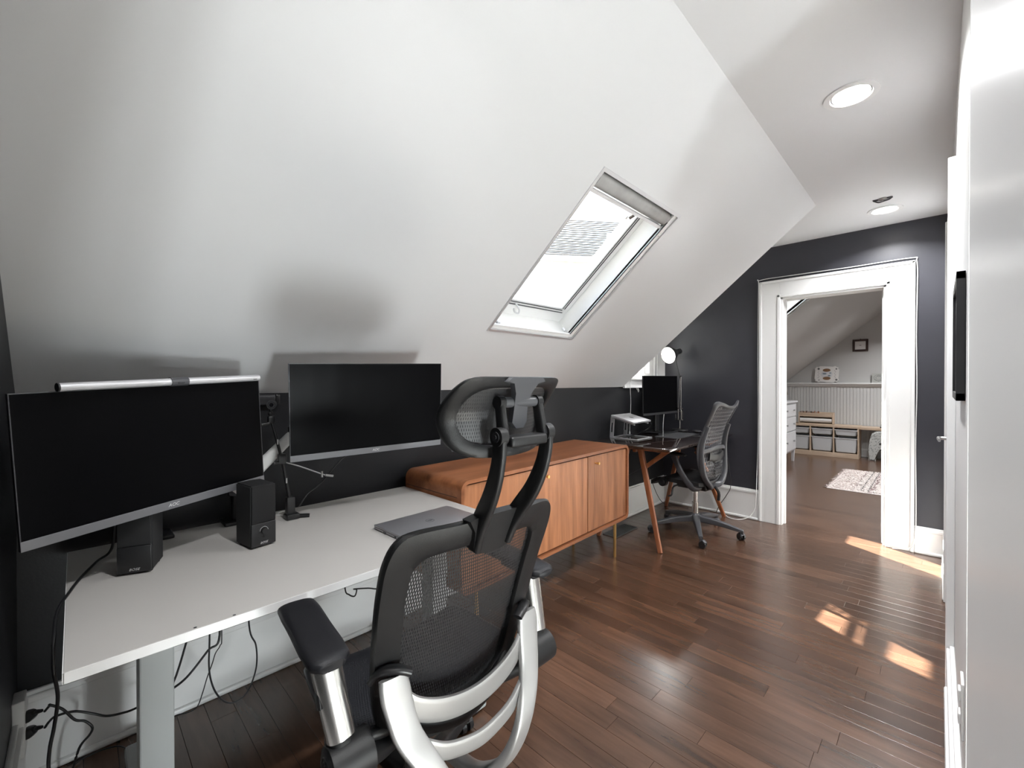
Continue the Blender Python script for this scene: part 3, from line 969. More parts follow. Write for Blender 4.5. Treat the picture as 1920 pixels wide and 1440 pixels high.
leg((-1.98, 3.10, zt - 0.01), (-1.79, 3.092, zt - 0.17), 0.034, 0.03, name='brace')
leg((-1.43, 4.10, zt - 0.01), (-1.625, 4.108, zt - 0.17), 0.034, 0.03, name='brace')
bm = NB(); box(bm, (-1.72, 3.10, zt - 0.05), (-1.69, 4.10, zt - 0.005), bev=0.003); obj('stretcher', bm, 'leg_wood', TB)

# ================================================================== CHAIR PARTS
def five_star(parent, c, rad, m_arm, m_wheel, ang0, hub_z=0.105, local=True, colr='steel', ztop=0.37, colrad=0.024):
    bm = NB()
    lathe(bm, [(0.0, hub_z - 0.03), (0.035, hub_z - 0.03), (0.042, hub_z), (0.038, hub_z + 0.035), (0.028, hub_z + 0.045), (0.0, hub_z + 0.045)], c=(c[0], c[1], 0), seg=24)
    base = obj('base', bm, m_arm, parent, local=local, auto=40)
    for k in range(5):
        a = ang0 + 2 * PI * k / 5
        d = Vector((math.cos(a), math.sin(a), 0)); n_ = Vector((-d.y, d.x, 0))
        bm = NB()
        c0 = Vector((c[0], c[1], 0))
        sweep(bm, spline([c0 + d * 0.02 + Vector((0, 0, hub_z + 0.008)), c0 + d * rad * 0.5 + Vector((0, 0, hub_z - 0.008)), c0 + d * rad + Vector((0, 0, 0.072))], 5), [(0.058, 0.060), (0.044, 0.046), (0.030, 0.024)], up=(0, 0, 1), n=16, sq=5)
        obj('spoke', bm, m_arm, base, local=True, auto=40)
        # twin wheel caster trailing sideways
        p = c0 + d * (rad - 0.004)
        ca = a + 1.1 + k * 1.3
        f_ = Vector((math.cos(ca), math.sin(ca), 0)); s_ = Vector((-f_.y, f_.x, 0))
        wc = p + f_ * 0.016 + Vector((0, 0, 0.0265))
        bm = NB()
        for sg in (-1, 1):
            cyl(bm, wc + s_ * sg * 0.007, wc + s_ * sg * 0.023, 0.0265, 0.0245, 24)
        wh = obj('caster', bm, m_wheel, base, local=True, auto=40)
        bm = NB()
        cyl(bm, p + Vector((0, 0, 0.04)), p + Vector((0, 0, 0.075)), 0.008, 0.009, 12)
        sweep(bm, spline([wc - f_ * 0.024 + Vector((0, 0, 0.016)), wc + Vector((0, 0, 0.031)), wc + f_ * 0.024 + Vector((0, 0, 0.016))], 5), (0.036, 0.006), up=(0, 0, 1), n=10, sq=4)
        obj('fork', bm, m_arm, wh if False else base, local=True, auto=40)
    bm = NB(); cyl(bm, (c[0], c[1], hub_z + 0.03), (c[0], c[1], ztop), colrad)
    cyl(bm, (c[0], c[1], hub_z + 0.04), (c[0], c[1], (hub_z + ztop) / 2), colrad * 1.25)
    obj('gas_column', bm, colr, parent, local=local, auto=40)
    return base

# ---- near office chair: local x = to the right of the sitter, y = forward, z = up
CH = thing('office_chair', 'black mesh office chair with headrest and silver back frame at the near desk', 'chair', (-0.853, 0.672, 0), math.radians(87))
def lerp_tab(z, tab):
    if z <= tab[0][0]: return tab[0][1]
    for (a, b), (c, d) in zip(tab, tab[1:]):
        if z <= c: return b + (d - b) * (z - a) / (c - a)
    return tab[-1][1]
TAB = [(.38, .035), (.45, .04), (.5, .03), (.57, .015), (.63, 0), (.70, -.02), (.78, -.045), (.86, -.075), (.935, -.105), (1.0, -.13)]
def back_surf(s, z):
    return Vector((s, lerp_tab(z, TAB) - .03 * max(0, 1 - (s / .2) ** 2), z))
def mirror_outline(h):
    return h + [(-a, b) for a, b in h[::-1] if abs(a) > 1e-6]
OUT = [(0, .392), (.09, .398), (.155, .42), (.195, .465), (.214, .53), (.226, .62), (.234, .72), (.240, .82), (.239, .885), (.222, .93), (.18, .947), (.09, .95), (0, .951)]
INN = [(0, .462), (.07, .466), (.115, .482), (.145, .51), (.158, .555), (.165, .625), (.171, .72), (.175, .80), (.172, .85), (.155, .874), (.125, .881), (.07, .885), (0, .887)]
def dense(o, n=4):
    P_ = spline([(a, b, 0) for a, b in o], n, closed=True)
    return [(p.x, p.y) for p in P_]
oo, ii = dense(mirror_outline(OUT)), dense(mirror_outline(INN))
bm = NB(); ring_band(bm, oo, ii, back_surf, 0.012, 0.022)
bf = obj('back_frame', bm, 'frame_black', CH, local=True, auto=50)
hexmesh('back_mesh', ii, lambda s, z: back_surf(s, z) + Vector((0, .006, 0)), 0.0056, 0.0125, 0.0040, 'mesh', CH)
# lumbar bulge bar behind mesh
bm = NB()
sweep(bm, spline([(-.165, .015, .50), (-.11, -.005, .455), (0, -.02, .435), (.11, -.005, .455), (.165, .015, .50)], 8), [(0.018, 0.02), (0.03, 0.045), (0.03, 0.05), (0.03, 0.045), (0.018, 0.02)], up=(0, 0, 1), n=14, sq=2.4)
obj('lower_back_rail', bm, 'frame_black', CH, local=True, auto=60)
# headrest
HB = lambda s, z: Vector((s, -.205 + .14 * s + 2.1 * s * s - .75 * max(0, z - 1.17) * abs(s) / .17 * .8 - .25 * max(0, z - 1.19), z))
HO = [(0, 1.092), (.07, 1.094), (.12, 1.102), (.152, 1.125), (.168, 1.165), (.172, 1.21), (.160, 1.243), (.135, 1.258), (.07, 1.260), (0, 1.260)]
HI = [(0, 1.118), (.06, 1.12), (.10, 1.126), (.125, 1.143), (.137, 1.17), (.138, 1.20), (.125, 1.222), (.10, 1.234), (.06, 1.237), (0, 1.237)]
ho, hi = dense(mirror_outline(HO)), dense(mirror_outline(HI))
bm = NB(); ring_band(bm, ho, hi, HB, 0.007, 0.014)
hf = obj('headrest_frame', bm, 'frame_black', CH, local=True, auto=50)
hexmesh('headrest_mesh', dense(mirror_outline([(0, 1.10), (.12, 1.108), (.145, 1.13), (.158, 1.17), (.16, 1.21), (.15, 1.237), (.12, 1.25), (0, 1.252)])), lambda s, z: HB(s, z) + Vector((0, .010, 0)), 0.0048, 0.0100, 0.0036, 'mesh', CH)
# forked plate on the headrest back
bm = NB()
pl = [(-.062, 1.250), (-.040, 1.246), (-.026, 1.225), (-.022, 1.20), (-.024, 1.165), (-.012, 1.152), (.012, 1.152), (.024, 1.165), (.022, 1.20), (.026, 1.225), (.040, 1.246), (.062, 1.250), (.05, 1.258), (-.05, 1.258)]
prism(bm, [HB(a, b) + Vector((0, -.020, 0)) for a, b in pl], (0, 0.014, 0))
bmesh.ops.bevel(bm, geom=[e for e in bm.edges if e.calc_face_angle(0) > 1.0], offset=0.002, segments=2, affect='EDGES')
cyl(bm, (-.046, -.222, 1.207), (.046, -.222, 1.207), 0.011, seg=20)
obj('headrest_plate', bm, 'chair_grey', CH, local=True, auto=40)
for sg in (-1, 1):
    bm = NB()
    sweep(bm, [(sg * .054, -.222, 1.212), (sg * .056, -.236, 1.135)], [(0.022, 0.015), (0.028, 0.015)], up=(1, 0, 0), n=16, sq=4)
    cyl(bm, (sg * .0465, -.222, 1.207), (sg * .0615, -.222, 1.207), 0.014)
    obj('headrest_link', bm, 'frame_black', CH, local=True, auto=40)
bm = NB()
box(bm, (-.052, -.258, 1.118), (.052, -.222, 1.140), bev=0.006, seg=3)
obj('link_bar', bm, 'frame_black', CH, local=True, auto=40)
for sg in (-1, 1):
    bm = NB()
    sweep(bm, spline([(sg * .045, -.120, .885), (sg * .049, -.140, .925), (sg * .055, -.168, .965), (sg * .061, -.200, 1.01), (sg * .065, -.224, 1.06), (sg * .067, -.236, 1.105), (sg * .067, -.238, 1.142)], 6), [(0.050, 0.020), (0.044, 0.019), (0.040, 0.018), (0.034, 0.016), (0.032, 0.015)], up=(1, 0, 0), n=16, sq=4)
    cyl(bm, (sg * .058, -.237, 1.140), (sg * .077, -.237, 1.140), 0.019, seg=24)
    a_ = obj('headrest_arm', bm, 'frame_black', CH, local=True, auto=40)
    bm = NB(); cyl(bm, (sg * .0765, -.237, 1.140), (sg * .0785, -.237, 1.140), 0.0105, seg=20); cyl(bm, (sg * .078, -.237, 1.140), (sg * .0795, -.237, 1.140), 0.004, seg=6)
    obj('bolt', bm, 'char', a_, local=True, auto=40)
bm = NB()
br = [(-.082, .955), (-.06, .962), (0, .963), (.06, .962), (.082, .955), (.062, .925), (.055, .885), (.04, .868), (0, .862), (-.04, .868), (-.055, .885), (-.062, .925)]
prism(bm, [back_surf(a, b) + Vector((0, -.024, 0)) for a, b in br], (0, 0.03, 0))
bmesh.ops.bevel(bm, geom=[e for e in bm.edges if e.calc_face_angle(0) > 1.0], offset=0.004, segments=2, affect='EDGES')
obj('headrest_bracket', bm, 'frame_black', CH, local=True, auto=40)
# silver back frame
bm = NB()
for sg in (-1, 1):
    pts = [(sg * .196, -.040, .622), (sg * .196, -.046, .600), (sg * .190, -.054, .560), (sg * .178, -.070, .505), (sg * .150, -.095, .450), (sg * .122, -.108, .400), (sg * .096, -.104, .350), (sg * .074, -.082, .305), (sg * .056, -.045, .272), (sg * .042, .0, .255), (sg * .03, .08, .255)]
    sweep(bm, spline(pts, 6), [(0.020, 0.064), (0.018, 0.068), (0.018, 0.062), (0.020, 0.052), (0.024, 0.044), (0.028, 0.038), (0.032, 0.036), (0.034, 0.036)], up=(1, 0, 0), n=20, sq=4)
obj('back_support', bm, 'silver', CH, local=True, auto=60)
def band(pts, hs, name, m='silver', th=0.012):
    bm = NB(); sweep(bm, spline(pts, 8), [(th, h) for h in hs], up=(0, 0, 1), n=14, sq=5)
    return obj(name, bm, m, CH, local=True, auto=40)
band([(-.195, -.036, .588), (-.15, -.052, .538), (-.08, -.060, .506), (0, -.062, .494), (.08, -.060, .506), (.15, -.052, .538), (.195, -.036, .588)], [.04, .048, .052, .052, .052, .048, .04], 'support_band')
band([(-.150, -.078, .468), (-.10, -.088, .438), (-.05, -.093, .424), (0, -.095, .418), (.05, -.093, .424), (.10, -.088, .438), (.150, -.078, .468)], [.036, .036, .036, .036, .036, .036, .036], 'support_band')
for sg in (-1, 1):
    bm = NB(); sweep(bm, spline([(sg * .226, .0, .605), (sg * .214, -.018, .630), (sg * .185, -.038, .632), (sg * .160, -.046, .620)], 6), (0.028, 0.016), up=(0, 0, 1), n=12, sq=3)
    obj('corner_clip', bm, 'black', CH, local=True, auto=50)
# seat
bm = NB()
nu, nv = 25, 21
grid = []
def seat_pt(u, v):
    hw = .258 - .012 * (2 * v - 1) ** 2 - .02 * v ** 4
    e = abs(u) ** 2.6
    x = u * hw
    y = .030 + v * .40
    z = .452 + .022 * e - .050 * max(0, (v - .72) / .28) ** 2 - .012 * (1 - abs(2 * v - 1)) + .006 * (1 - v)
    return Vector((x, y, z))
top_, bot_ = [], []
for j in range(nv):
    tr, br_ = [], []
    for i in range(nu):
        u = -1 + 2 * i / (nu - 1); v = j / (nv - 1)
        p = seat_pt(u, v)
        tr.append(bm.verts.new(p)); br_.append(bm.verts.new(p + Vector((0, 0, -.028 + .012 * abs(u) ** 4))))
    top_.append(tr); bot_.append(br_)
for j in range(nv - 1):
    for i in range(nu - 1):
        bm.faces.new((top_[j][i], top_[j][i + 1], top_[j + 1][i + 1], top_[j + 1][i]))
        bm.faces.new((bot_[j][i], bot_[j + 1][i], bot_[j + 1][i + 1], bot_[j][i + 1]))
for j in range(nv - 1):
    bm.faces.new((top_[j][0], top_[j + 1][0], bot_[j + 1][0], bot_[j][0])); bm.faces.new((top_[j][-1], bot_[j][-1], bot_[j + 1][-1], top_[j + 1][-1]))
for i in range(nu - 1):
    bm.faces.new((top_[0][i], bot_[0][i], bot_[0][i + 1], top_[0][i + 1])); bm.faces.new((top_[-1][i], top_[-1][i + 1], bot_[-1][i + 1], bot_[-1][i]))
seat = obj('seat', bm, 'seat_mesh', CH, local=True, auto=60)
rim = [seat_pt(-1, k / 10) for k in range(11)] + [seat_pt(-1 + k / 5, 1) for k in range(1, 11)] + [seat_pt(1, 1 - k / 10) for k in range(1, 11)] + [seat_pt(1 - k / 5, 0) for k in range(1, 10)]
bm = NB(); sweep(bm, [p + Vector((0, 0, -.012)) for p in rim], (0.022, 0.026), n=10, closed=True)
obj('seat_rim', bm, 'black', seat, local=True, auto=60)
sm = lambda x, y: seat_pt(max(-1, min(1, x / .25)), max(0, min(1, (y - .03) / .40))) + Vector((0, 0, .0018))
hexmesh('seat_weave', [(-.235, .05), (.235, .05), (.235, .40), (-.235, .40)], sm, 0.006, 0.0105, 0.0030, 'seat_mesh', seat)
# mechanism, arms
bm = NB()
box(bm, (-.10, .06, .345), (.10, .34, .425), bev=0.02, seg=3)
box(bm, (-.06, .12, .30), (.06, .26, .36), bev=0.015, seg=3)
sweep(bm, spline([(-.265, .0, .455), (-.20, .04, .425), (-.10, .09, .395), (.10, .09, .395), (.20, .04, .425), (.265, .0, .455)], 6), (0.075, 0.045), n=14, sq=2.6)
obj('mechanism', bm, 'frame_black', CH, local=True, auto=50)
bm = NB(); tube(bm, [(.10, .20, .38), (.18, .20, .385), (.26, .21, .375)], 0.006); box(bm, (.24, .19, .366), (.31, .225, .382), bev=0.006)
obj('lever', bm, 'black', CH, local=True, auto=50)
for sg in (-1, 1):
    bm = NB()
    cyl(bm, (sg * .235, -.002, .468), (sg * .318, -.002, .468), 0.046, 0.043, 32)
    cyl(bm, (sg * .316, -.002, .468), (sg * .322, -.002, .468), 0.043, 0.034, 32)
    sweep(bm, spline([(sg * .287, -.002, .462), (sg * .288, .015, .50), (sg * .288, .028, .525)], 5), [(0.07, 0.066), (0.060, 0.058), (0.056, 0.050)], up=(1, 0, 0), n=18, sq=2.6)
    hub = obj('arm_hub', bm, 'frame_black', CH, local=True, auto=50)
    bm = NB()
    for rr in (0.011, 0.018, 0.025):
        a_ = [Vector((sg * .3225, -.002 + rr * math.cos(q * PI / 12), .468 + rr * math.sin(q * PI / 12))) for q in range(24)]
        sweep(bm, a_, (0.003, 0.003), up=(1, 0, 0), n=6, closed=True)
    obj('hub_ridges', bm, 'black', hub, local=True, auto=60)
    bm = NB()
    sweep(bm, [(sg * .288, .012, .515), (sg * .306, .058, .668)], [(0.056, 0.056), (0.054, 0.062)], up=(1, 0, 0), n=20, sq=2.6)
    post = obj('arm_post', bm, 'chrome', CH, local=True, auto=50)
    bm = NB()
    q0 = Vector((sg * .326, .036, .598)); sweep(bm, [q0 + Vector((0, -.009, -.019)), q0 + Vector((0, .009, .019))], (0.024, 0.006), up=(1, 0, 0), n=14)
    obj('height_button', bm, 'black', post, local=True, auto=50)
    bm = NB()
    sweep(bm, [(sg * .308, .020, .668), (sg * .308, .16, .668)], (0.058, 0.020), up=(0, 0, 1), n=16, sq=3)
    pads = spline([(sg * .311, -.010, .680), (sg * .311, .015, .683), (sg * .309, .09, .687), (sg * .305, .19, .692), (sg * .301, .262, .690), (sg * .299, .288, .682)], 6)
    sweep(bm, pads, [(0.052, 0.020), (0.082, 0.030), (0.088, 0.032), (0.086, 0.032), (0.088, 0.032), (0.084, 0.028), (0.050, 0.014)], up=(0, 0, 1), n=22, sq=2.7)
    obj('armrest', bm, 'rubber', CH, local=True, auto=60)
five_star(CH, (0.0, .21), .32, 'frame_black', 'black', 0.45)

# ---- far grey chair, local frame alike
CG = thing('task_chair', 'graphite grey task chair with perforated back and armrests at the dormer table', 'chair', (-1.435, 3.62, 0), math.radians(87))
TABG = [(.42, -.12), (.50, -.155), (.58, -.165), (.66, -.158), (.74, -.155), (.82, -.17), (.90, -.195), (.98, -.235), (1.05, -.275), (1.10, -.285)]
def gsurf(s, z):
    return Vector((s, lerp_tab(z, TABG) + .9 * s * s - .012, z))
GO = [(0, .425), (.08, .43), (.15, .46), (.20, .52), (.225, .60), (.23, .70), (.215, .80), (.205, .90), (.215, 1.00), (.225, 1.07), (.20, 1.098), (.13, 1.085), (.06, 1.065), (0, 1.06)]
GI = [(0, .455), (.07, .46), (.13, .485), (.175, .535), (.198, .605), (.202, .70), (.188, .80), (.178, .90), (.186, .99), (.192, 1.04), (.17, 1.06), (.12, 1.052), (.06, 1.035), (0, 1.03)]
go, gi = dense(mirror_outline(GO)), dense(mirror_outline(GI))
bm = NB(); ring_band(bm, go, gi, gsurf, 0.010, 0.012)
obj('back_frame', bm, 'chair_grey', CG, local=True, auto=50)
hexmesh('back_mesh', gi, gsurf, 0.017, 0.040, 0.0085, 'mesh_grey', CG)
bm = NB()
for sg in (-1, 1):
    pts = [(sg * .02, -.12, .40), (sg * .10, -.165, .425), (sg * .185, -.160, .50), (sg * .214, -.150, .60), (sg * .216, -.148, .72), (sg * .205, -.165, .82), (sg * .200, -.190, .90)]
    sweep(bm, spline(pts, 6), [(0.05, 0.03), (0.045, 0.035), (0.045, 0.035), (0.04, 0.03), (0.035, 0.026), (0.03, 0.02)], up=(1, 0, 0), n=14, sq=3)
sweep(bm, spline([(-.205, -.150, .70), (-.1, -.182, .72), (0, -.185, .725), (.1, -.182, .72), (.205, -.150, .70)], 6), (0.014, 0.032), up=(0, 0, 1), n=12, sq=3)
obj('back_spine', bm, 'chair_grey', CG, local=True, auto=50)
bm = NB(); sweep(bm, spline([(-.13, -.170, .66), (0, -.185, .64), (.13, -.170, .66)], 6), (0.014, 0.06), up=(0, 0, 1), n=12, sq=3)
for k in range(6):
    z0 = .50 + k * .022
    sweep(bm, spline([(-.06, -.185, z0), (0, -.19, z0 + .008), (.06, -.185, z0)], 4), (0.008, 0.008), n=8)
obj('lumbar_support', bm, 'black', CG, local=True, auto=50)
bm = NB()
top_, bot_ = [], []
def gseat(u, v):
    return Vector((u * (.245 - .03 * v ** 3), -.14 + v * .42, .455 + .012 * abs(u) ** 3 - .05 * max(0, (v - .7) / .3) ** 2))
for j in range(15):
    tr, br_ = [], []
    for i in range(17):
        p = gseat(-1 + i / 8, j / 14); tr.append(bm.verts.new(p)); br_.append(bm.verts.new(p - Vector((0, 0, .03))))
    top_.append(tr); bot_.append(br_)
for j in range(14):
    for i in range(16):
        bm.faces.new((top_[j][i], top_[j][i + 1], top_[j + 1][i + 1], top_[j + 1][i])); bm.faces.new((bot_[j][i], bot_[j + 1][i], bot_[j + 1][i + 1], bot_[j][i + 1]))
    bm.faces.new((top_[j][0], top_[j + 1][0], bot_[j + 1][0], bot_[j][0])); bm.faces.new((top_[j][-1], bot_[j][-1], bot_[j + 1][-1], top_[j + 1][-1]))
for i in range(16):
    bm.faces.new((top_[0][i], bot_[0][i], bot_[0][i + 1], top_[0][i + 1])); bm.faces.new((top_[-1][i], top_[-1][i + 1], bot_[-1][i + 1], bot_[-1][i]))
obj('seat', bm, 'black_matte', CG, local=True, auto=60)
bm = NB(); box(bm, (-.09, -.13, .37), (.09, .12, .43), bev=0.015, seg=3); box(bm, (-.16, -.10, .385), (.16, -.02, .42), bev=0.012, seg=3)
tube(bm, [(-.13, .08, .40), (-.22, .08, .395), (-.255, .075, .34), (-.262, .10, .325)], 0.007)
obj('mechanism', bm, 'black', CG, local=True, auto=50)
for sg in (-1, 1):
    bm = NB()
    sweep(bm, spline([(sg * .15, -.10, .40), (sg * .235, -.085, .42), (sg * .265, -.03, .50), (sg * .268, .02, .59), (sg * .262, .05, .655)], 6), [(0.05, 0.03), (0.05, 0.028), (0.046, 0.026), (0.044, 0.026), (0.05, 0.03)], up=(1, 0, 0), n=14, sq=3)
    ap = obj('arm_post', bm, 'chair_grey', CG, local=True, auto=50)
    bm = NB(); sweep(bm, spline([(sg * .262, -.045, .672), (sg * .262, .0, .675), (sg * .262, .12, .676), (sg * .26, .19, .670)], 5), [(0.05, 0.014), (0.085, 0.024), (0.085, 0.024), (0.06, 0.014)], up=(0, 0, 1), n=16, sq=3)
    obj('armrest', bm, 'rubber', CG, local=True, auto=50)
    bm = NB(); cyl(bm, (sg * .225, .155, .43), (sg * .262, .155, .43), 0.036, 0.034, 28); lathe(bm, [(0.02, 0.0), (0.026, 0.004), (0.02, 0.008)], seg=20, mtx=Matrix.Translation((sg * .262, .155, .43)) @ Matrix.Rotation(PI / 2 * sg, 4, 'Y'))
    obj('tilt_knob', bm, 'black', CG, local=True, auto=40)
bm = NB(); tube(bm, [(-.02, -.17, .41), (.0, -.19, .36), (.01, -.185, .30)], 0.012, 8)
obj('hanging_tag', bm, 'black_matte', CG, local=True)
five_star(CG, (0, 0), .355, 'chair_grey', 'black', math.radians(-87 - 62), hub_z=0.115, ztop=0.385, colrad=0.020, colr='chrome')
#@@O2START@@
# ================================================================== THINGS ON THE NEAR DESK
def monitor(label, c, yaw, tilt, roll, w, h, name='monitor', bez=0.0075, chin=0.024, text_s=0.013, chin_m='grey_bezel', group=None):
    t_ = thing(name, label, 'monitor', c, 0, group)
    n_ = Vector((math.cos(yaw) * math.cos(tilt), math.sin(yaw) * math.cos(tilt), math.sin(tilt)))
    u = Vector((-math.sin(yaw), math.cos(yaw), 0)); v = n_.cross(u)
    u2 = u * math.cos(roll) + v * math.sin(roll); v2 = -u * math.sin(roll) + v * math.cos(roll)
    c = Vector(c)
    m = Matrix.Identity(4)
    for i in range(3):
        m[i][0] = u2[i]; m[i][1] = v2[i]; m[i][2] = n_[i]; m[i][3] = c[i]
    bm = NB()
    box(bm, (-w / 2, -h / 2, -0.010), (w / 2, h / 2, -0.0012), bev=0.002)
    box(bm, (-w / 2 + .05, -h / 2 + .06, -0.034), (w / 2 - .05, h / 2 - .06, -0.009), bev=0.012, seg=3)
    box(bm, (-.06, -.06, -0.040), (.06, .06, -0.03), bev=0.004)
    bm.transform(m); obj('housing', bm, 'black', t_, auto=40)
    bm = NB()
    box(bm, (-w / 2, -h / 2, -0.010), (-w / 2 + .0025, h / 2, 0.0002), bev=0.0006); box(bm, (w / 2 - .0025, -h / 2, -0.010), (w / 2, h / 2, 0.0002), bev=0.0006)
    box(bm, (-w / 2, h / 2 - .0025, -0.010), (w / 2, h / 2, 0.0002), bev=0.0006)
    bm.transform(m); bz = obj('bezel', bm, 'char', t_)
    bm = NB(); box(bm, (-w / 2 + .0025, -h / 2 + chin, -0.003), (w / 2 - .0025, h / 2 - .0025, -0.0004)); bm.transform(m); obj('screen', bm, 'screen', t_)
    bm = NB(); box(bm, (-w / 2, -h / 2, -0.010), (w / 2, -h / 2 + chin, 0.0012), bev=0.001); bm.transform(m); ch = obj('chin', bm, chin_m, t_)
    if text_s:
        text('logo', 'AOC', text_s, m @ Matrix.Translation((0.012, -h / 2 + chin / 2, 0.0014)), 'logo', ch, shear=0.25, space=1.02)
    return t_, m
MW_, MH_ = 0.614, 0.367
mon1, M1 = monitor('leftmost and largest-looking black monitor carrying the silver light bar', (-1.612, .186, 1.055), .385, .003, .053, MW_, MH_, group='black screens on the near desk')
mon2, M2 = monitor('black monitor on a white arm between the left monitor and the chair headrest', (-1.643, .855, 1.14), -.162, -.07, .024, MW_, MH_, group='black screens on the near desk')
# light bar sitting on the left monitor
LB = thing('light_bar', 'long silver light bar clipped on top of the left monitor', 'light bar', M1 @ Vector((0, MH_ / 2, 0.02)))
yb = MH_ / 2 + 0.010
bm = NB(); sweep(bm, [M1 @ Vector((-.232, yb, .028)), M1 @ Vector((.010, yb, .028))], (0.021, 0.021), up=M1.to_3x3() @ Vector((0, 1, 0)), n=24); obj('tube', bm, 'alu_light', LB, auto=40)
bm = NB(); sweep(bm, [M1 @ Vector((.052, yb, .028)), M1 @ Vector((.285, yb, .028))], (0.021, 0.021), up=M1.to_3x3() @ Vector((0, 1, 0)), n=24); obj('tube', bm, 'alu_light', LB, auto=40)
bm = NB(); sweep(bm, [M1 @ Vector((-.2345, yb, .028)), M1 @ Vector((-.231, yb, .028))], (0.0215, 0.0215), up=M1.to_3x3() @ Vector((0, 1, 0)), n=24); obj('end_cap', bm, 'black', LB, auto=40)
bm = NB()
sweep(bm, [M1 @ Vector((.008, yb, .028)), M1 @ Vector((.054, yb, .028))], (0.026, 0.026), up=M1.to_3x3() @ Vector((0, 1, 0)), n=24)
b_ = NB(); box(b_, (.0, MH_ / 2 + .001, -.045), (.055, MH_ / 2 + .016, .022), bev=.006, seg=3); box(b_, (.005, MH_ / 2 - .04, -.058), (.05, MH_ / 2 + .012, -.044), bev=.004); b_.transform(M1)
me_t = bpy.data.meshes.new('t'); b_.to_mesh(me_t); b_.free(); bm.from_mesh(me_t); bpy.data.meshes.remove(me_t)
cl = obj('mount', bm, 'chair_grey', LB, auto=40)
text('logo', 'BenQ', 0.008, M1 @ Matrix.Translation((.031, yb - .004, .0415)), 'logo_dark', cl)
text('logo', 'BenQ', 0.005, M1 @ Matrix.Translation((.265, yb - .004, .0390)), 'logo_dark', LB)

# monitor arms
def arm(label, base, elbow, back, m, group='monitor arms on the near desk'):
    t_ = thing('monitor_stand', label, 'monitor stand', base, 0, group)
    bx_, by_, bz_ = base
    bm = NB(); box(bm, (bx_ - .048, by_ - .045, bz_ + .0005), (bx_ + .05, by_ + .045, bz_ + .014), bev=.004)
    box(bm, (bx_ - .050, by_ - .03, bz_ - .06), (bx_ - .0415, by_ + .03, bz_ + .014), bev=.002); obj('desk_clamp', bm, 'black', t_)
    top_ = Vector((bx_, by_, elbow[0].z))
    bm = NB(); cyl(bm, (bx_, by_, bz_ + .012), top_ + Vector((0, 0, .03)), .017, seg=24); obj('pole', bm, 'black', t_, auto=40)
    bm = NB(); cyl(bm, top_ - Vector((0, 0, .02)), top_ + Vector((0, 0, .025)), .027, seg=24); sweep(bm, [top_, elbow[0]], (0.035, 0.03), n=16, sq=3); obj('lower_arm', bm, 'char', t_, auto=40)
    bm = NB(); sweep(bm, [elbow[0], elbow[1]], [(0.040, 0.052), (0.034, 0.040)], n=18, sq=3); obj('spring_arm', bm, m, t_, auto=40)
    bm = NB(); cyl(bm, elbow[1] - Vector((0, 0, .03)), elbow[1] + Vector((0, 0, .03)), .018, seg=20)
    sweep(bm, [elbow[1], back], (0.03, 0.03), n=14, sq=3); obj('tilt_head', bm, 'black', t_, auto=40)
    return t_
arm('white gas-spring monitor arm behind the webcam, holding the middle monitor', (-1.955, .44, DZT), (Vector((-1.90, .425, .830)), Vector((-1.875, .625, 1.035))), M2 @ Vector((0, 0, -.058)), 'white_plastic')
arm('monitor arm hidden behind the leftmost monitor', (-1.955, .20, DZT), (Vector((-1.90, .26, .90)), Vector((-1.80, .22, 1.04))), M1 @ Vector((0, 0, -.058)), 'char')
# spare dark rail behind the webcam
t_ = thing('sound_bar', 'dark grey horizontal bar against the wall behind the round webcam', 'bar', (-1.99, .52, 1.17))
bm = NB(); box(bm, (-2.045, .36, 1.150), (-2.01, .605, 1.195), bev=.008, seg=3); obj('bar_body', bm, 'char', t_, auto=40)
bm = NB(); box(bm, (-2.046, .600, 1.148), (-2.008, .622, 1.197), bev=.008, seg=3); obj('end_cap', bm, 'black', t_, auto=40)
bm = NB(); box(bm, (-2.046, .45, .705), (-2.028, .47, 1.152), bev=.003); obj('upright', bm, 'black', t_)

